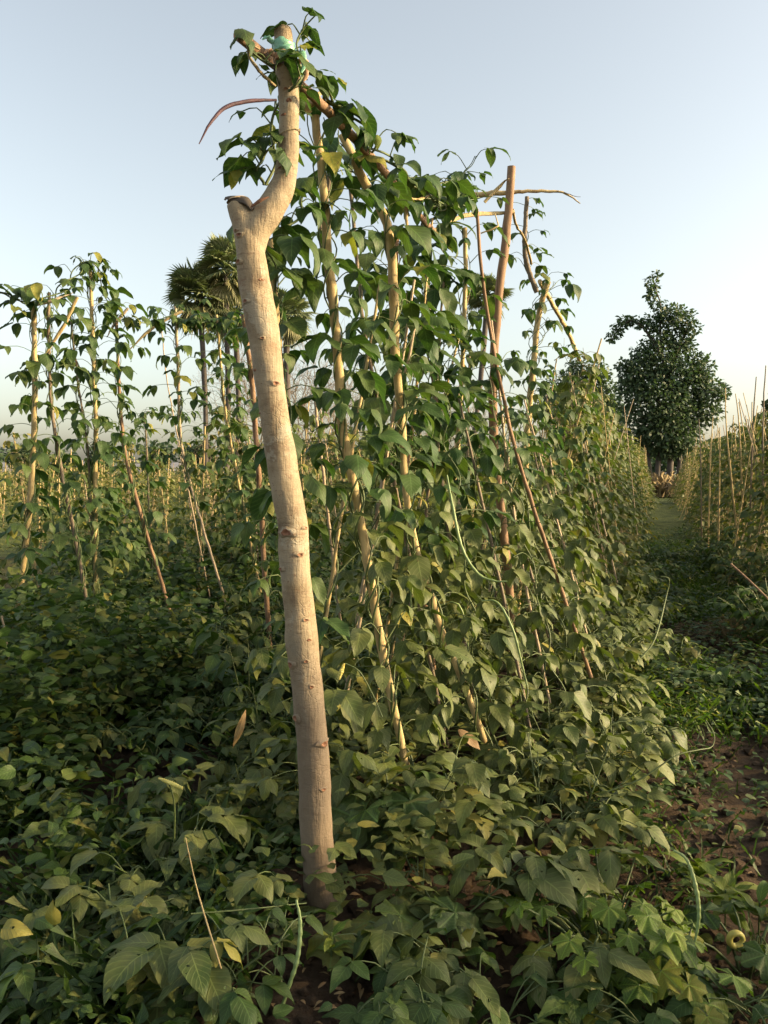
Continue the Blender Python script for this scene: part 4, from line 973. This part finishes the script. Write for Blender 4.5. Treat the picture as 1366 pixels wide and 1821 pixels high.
strand('runner', [(340, 1625, 2.1), (430, 1618, 2.15), (545, 1606, 2.3)], [.002, .002], 'greenstem', 'thin runner stretched level from the left to the pole foot', 'tendril')
strand('dry_stick', [(1300, 1003, 6.5), (1330, 1030, 6.3), (1366, 1065, 6.1)], [.008, .008], 'redstick', 'reddish dry stick lying on the debris at the right edge', 'stick', 10)
def ring_pod():
    c = G(1310, 1672, .05); mb = MB(); a = np.linspace(0, 2*math.pi*1.1, 40); r = .020
    pts = np.stack([c.x+np.cos(a)*r, c.y+a*.001, c.z+np.sin(a)*r*1.05+.0], -1)
    tube(mb, pts, [.006, .010, .010, .009, .005], 10); tag(mb.obj('curled_pod', M['yellowpod'], None, tuple(c)), 'yellow pod curled into a ring near the bottom right corner', 'bean pod')
ring_pod()
def loose(px, py, d, size, dirv, nrm, mt, label, age=.0, kind='bean', wid=1.0, name='fallen_leaf'):
    lv = Leaves(0, kind); o = P(px, py, d); lv.add(o, dirv, nrm, size, .7, age, wid); mb = MB(); lv.into(mb, 0, int(px))
    tag(mb.obj(name, M[mt], None, tuple(o)), label, 'leaf')
loose(437, 1262, 2.7, .15, (-.3, -.1, -1), (.3, -1, .1), 'dry_leaf', 'orange brown dry leaf hanging left of the pole', 0, 'lance', .5)
loose(815, 1298, 3.3, .12, (.8, -.3, -.6), (.3, -.8, .6), 'dry_leaf', 'curled dry leaf beside the bare foot of the crooked straw stake', 0, 'lance', 1.2)
loose(5, 1650, 2.0, .085, (1, -.2, 0), (0, -.7, .8), 'dusty_leaf', 'yellow leaf at the lower left edge', 1)
loose(95, 1645, 2.05, .07, (0, -.2, 1), (0, -1, .3), 'dusty_leaf', 'upright yellowing leaf at lower left', .9)
loose(672, 240, 3.0, .055, (0, 0, -1), (.3, -1, 0), 'bright_leaf', 'pale leaf hanging from the rail against the sky', .3)

# pile of dead straw at the right edge
mb = MB(); rng2 = np.random.default_rng(91)
c = G(1310, 1130)
for i in range(420):
    a = rng2.uniform(0, 6.28); r = abs(rng2.normal(0, .22)); x = c.x+math.cos(a)*r*1.5; y = c.y+math.sin(a)*r; z = gz(x, y)+rng2.uniform(.01, .14)*max(0, 1-r*1.6)
    b = rng2.uniform(0, 6.28); l = rng2.uniform(.08, .25)
    tube(mb, resample([(x, y, z), (x+math.cos(b)*l*.5, y+math.sin(b)*l*.5, z+rng2.uniform(0, .05)), (x+math.cos(b)*l, y+math.sin(b)*l, z-.01)], 5), .0022, 3, cap=False)
tag(mb.obj('straw_heap', M['drystem']), 'low heap of dead brown straw on the soil at the right edge', 'straw heap', kind='stuff')

# ================================================================== FAR TREES
def crown(mb, clumps, d, per, size, rng, depth=.8, lod=3):
    lv = Leaves(lod)
    for (x, y, rx, ry) in clumps:
        x += rng.uniform(-.15, .15)*rx; y += rng.uniform(-.15, .15)*ry
        c = P(x, y, d); RX = rx/F*d; RY = ry/F*d; n = int(per*rx*ry/100)
        c.y += rng.uniform(-.5, .5)*RX*depth
        for i in range(n):
            v = rng.normal(0, 1, 3); v /= np.linalg.norm(v); v *= rng.uniform(.2, 1.35)**.6
            p = (c.x+v[0]*RX, c.y+v[1]*(RX+RY)/2*depth, c.z+v[2]*RY)
            dd = np.array([v[0], v[1], v[2]*.5-.3])+rng.normal(0, .6, 3)
            lv.add(p, dd, np.array([0, -.3, 1.])+rng.normal(0, .7, 3), size*rng.uniform(.6, 1.4), np.clip(rng.random()*.6+.2+v[2]*.15, 0, 1), rng.random()*.3, 1.3)
    lv.into(mb, 0, 5)
def big_tree():
    rng = np.random.default_rng(5); d = 58; b = P(1178, 850, d); b.z = 0
    root = thing('broadleaf_tree', b, 'large dark broadleaf tree with a bent leafy top at the end of the path', 'tree')
    mb = MB()
    for (x0, y0, x1, y1, r) in [(1168, 872, 1170, 690, .22), (1190, 872, 1192, 650, .26), (1205, 872, 1210, 700, .18), (1160, 872, 1135, 700, .14)]:
        tube(mb, resample([P(x0, y0, d), P((x0+x1)/2+3, (y0+y1)/2, d), P(x1, y1, d)], 10), [r, r*.5], 8, .15, 2)
    for pl in ([(1190, 700), (1175, 610), (1175, 545), (1168, 520), (1160, 490)], [(1180, 640), (1150, 590), (1125, 570), (1100, 585), (1088, 605)], [(1190, 660), (1215, 600), (1230, 570)], [(1190, 720), (1240, 660), (1265, 640)], [(1180, 740), (1130, 690), (1115, 655)], [(1200, 740), (1250, 720), (1285, 695)]):
        tube(mb, resample([P(x, y, d) for x, y in pl], 14), [.16, .08, .03], 6, .1, 3)
    mb.obj('trunk', M['trunk'], root, b)
    mb = MB()
    cl = [(1166, 487, 7, 6), (1160, 505, 10, 12), (1158, 525, 9, 12), (1172, 540, 13, 8), (1188, 560, 22, 16), (1205, 565, 26, 20), (1165, 570, 20, 13), (1145, 578, 15, 9), (1130, 570, 12, 8),
          (1112, 570, 12, 7), (1100, 582, 11, 11), (1090, 598, 10, 11), (1225, 585, 18, 12), (1175, 600, 22, 16), (1205, 605, 26, 16), (1215, 620, 24, 16), (1150, 625, 22, 18), (1180, 640, 40, 30), (1125, 665, 26, 20), (1150, 670, 35, 32), (1200, 670, 40, 34), (1240, 655, 22, 22),
          (1235, 690, 34, 30), (1262, 700, 26, 24), (1280, 698, 14, 10), (1120, 710, 25, 30), (1160, 720, 45, 40), (1210, 725, 45, 42), (1255, 730, 26, 22), (1140, 760, 30, 26), (1185, 765, 45, 34), (1225, 765, 26, 24), (1178, 790, 40, 20), (1150, 785, 22, 18), (1210, 790, 26, 16), (1180, 805, 24, 10), (1245, 640, 10, 9), (1108, 650, 12, 12), (1112, 690, 14, 10)]
    crown(mb, cl, d, 85, .27, rng, .9); mb.obj('crown', M['tree_leaf'], root, b)
def bushy_tree(cl, d, label, seed, tr, per=95, size=.34, mt='tree_leaf'):
    rng = np.random.default_rng(seed); b = P(tr[0], 860, d); b.z = 0
    root = thing('broadleaf_tree', b, label, 'tree'); mb = MB()
    tube(mb, resample([Vector((b.x, b.y, -.2)), P(tr[0], (tr[1]+850)/2, d), P(tr[0]+4, tr[1], d)], 8), [.3, .12], 7, .1, 2); mb.obj('trunk', M['trunk'], root, b)
    mb = MB(); crown(mb, cl, d, per, size, rng); mb.obj('crown', M[mt], root, b)
big_tree()
bushy_tree([(1050, 670, 30, 25), (1075, 700, 28, 30), (1040, 710, 40, 40), (1085, 740, 30, 30), (1010, 700, 40, 35), (1060, 780, 45, 45), (985, 730, 30, 30), (1025, 650, 14, 12)], 74, 'dark rounded tree left of the large tree, half hidden by the main row', 6, (1050, 700))
bushy_tree([(1430, 700, 40, 40), (1405, 730, 35, 30), (1440, 760, 60, 50)], 40, 'dark tree at the right edge behind the bean row', 8, (1420, 730))

def palm(px, py, base_px, d, rpx, label, seed, nf=26, group='palms'):
    rng = np.random.default_rng(seed); c = P(px, py, d); b = P(base_px, 860, d); b.z = 0; Rr = rpx/F*d
    root = thing('fan_palm', b, label, 'palm tree'); mb = MB()
    tube(mb, resample([Vector((b.x, b.y, -.3)), (Vector(b)+Vector(c))/2+Vector((.1, 0, 0)), c], 24), [.12, .10, .12], 10, .3, seed); mb.obj('trunk', M['trunk'], root, b)
    lv = MB(); dry = MB(); cc = np.array(c)
    for i in range(nf+8):
        dead = i >= nf; el = rng.uniform(-1.3, -.7) if dead else math.asin(rng.uniform(-.55, 1)); az = rng.uniform(0, 6.28)
        o = np.array([math.cos(az)*math.cos(el), math.sin(az)*math.cos(el), math.sin(el)])
        side = unit(np.cross(o, UP)+1e-6); nrm = np.cross(side, o); m = dry if dead else lv
        pl = Rr*rng.uniform(.42, .58); tip = cc+o*pl; tube(m, resample([cc, cc+o*pl*.5+UP*.04, tip], 4), [.03, .018], 4, cap=False)
        fr = Rr*rng.uniform(.46, .66); tt = rng.random(); roll = rng.uniform(-.6, .6); s2 = side*math.cos(roll)+nrm*math.sin(roll); n2 = np.cross(s2, o)
        for q in range(26):
            a = (q/25-.5)*3.9; dr = o*math.cos(a)+s2*math.sin(a); e = tip+dr*fr*(1-.15*abs(a)/2)+n2*.0-UP*fr*.18*(1 if not dead else 2.)*rng.uniform(.5, 1.3)
            w = np.cross(dr, n2)*fr*.045+n2*fr*.02*(1 if q % 2 else -1); mid = tip+dr*fr*.55
            m.add([tip, mid-w, mid+w, e], [[0, 1, 2], [1, 3, 2]], None, tt, .8 if dead else rng.uniform(0, .4))
    lv.obj('crown', M['palm_leaf'], root, b, smooth=False); dry.obj('dead_fronds', M['dry_leaf'] if 0 else M['palm_leaf'], root, b, smooth=False)
palm(400, 478, 402, 32, 62, 'tall fan palm with the highest crown, just left of the forked pole', 41, 60)
palm(355, 528, 366, 32, 64, 'shorter fan palm at the left of the palm group', 42, 46)
palm(418, 555, 421, 34, 66, 'fan palm crown partly hidden behind the forked pole', 43, 44)
palm(508, 560, 505, 31, 54, 'fan palm showing just right of the forked pole', 44, 44)
palm(868, 525, 826, 36, 44, 'distant fan palm behind the tall brown post', 45, 36)

def bare_bush(px, py, d, rpx, label, seed, n=46):
    rng = np.random.default_rng(seed); b = P(px, 860, d); b.z = 0; mb = MB(); root = np.array(b); top = np.array(P(px, py, d)); Rr = rpx/F*d
    def br(p, dr, l, r, k):
        q = p+dr*l; m = (p+q)/2+rng.normal(0, l*.08, 3); tube(mb, resample([p, m, q], 4), [r, r*.7], 3, cap=False)
        if k == 0: return
        for i in range(3):
            br(q, unit(dr+rng.normal(0, .55, 3)+UP*.1), l*rng.uniform(.55, .85), r*.62, k-1)
    H = top[2]
    for i in range(7): br(root+rng.normal(0, .2, 3)*np.array([3, 3, 0]), unit(UP+rng.normal(0, .3, 3)), H*.36, .05, 5)
    tag(mb.obj('bare_tree', M['greystick'], None, tuple(root)), label, 'bare tree')
bare_bush(560, 620, 42, 60, 'grey leafless tree with fine twigs seen right of the forked pole', 51)
bare_bush(690, 700, 45, 60, 'grey leafless tree low behind the dense middle of the row', 52)
bare_bush(455, 650, 44, 60, 'grey leafless tree hidden behind the palm trunks', 53)
bare_bush(790, 690, 48, 60, 'grey leafless tree low behind the row, left of the tall post', 54)

# golden dry grass where the path ends
lv = Leaves(3, 'blade'); rngg = np.random.default_rng(8)
for i in range(9000):
    x = rngg.uniform(6, 40); y = rngg.uniform(48, 56); a = rngg.uniform(0, 6.28)
    lv.add((x, y, 0), (math.cos(a)*.3, math.sin(a)*.3, 1), (-math.cos(a), -math.sin(a), .3), rngg.uniform(.5, 1.7), rngg.random(), 0, 2.5)
mb = MB(); lv.into(mb, 0, 1); tag(mb.obj('dry_grass', M['goldgrass']), 'golden dry grass standing where the path ends', 'grass', kind='stuff')
# low hedge line of far trees along the field's end
rngh = np.random.default_rng(14)
for i, (px, d, r) in enumerate([(-60, 85, 60), (60, 95, 50), (150, 90, 46), (330, 92, 60), (470, 88, 70), (600, 90, 75), (720, 92, 70), (830, 88, 60), (930, 92, 60), (1100, 96, 60), (1230, 92, 70), (1350, 96, 60), (1450, 90, 60)]):
    cl = [(px+rngh.uniform(-r, r), 828-rngh.uniform(0, 26), r*.35, 18) for _ in range(7)]
    bushy_tree(cl, d, 'low far bushy tree in the line along the end of the field', 900+i, (px, 825), 70, .5)
    bpy.context.scene.collection.objects[-1]
for o in bpy.data.objects:
    if o.get('label', '').startswith('low far bushy'): o['group'] = 'low far trees along the end of the field'
print('OBJECTS', len(bpy.data.objects), 'POLYS', sum(len(o.data.polygons) for o in bpy.data.objects if o.type == 'MESH'))
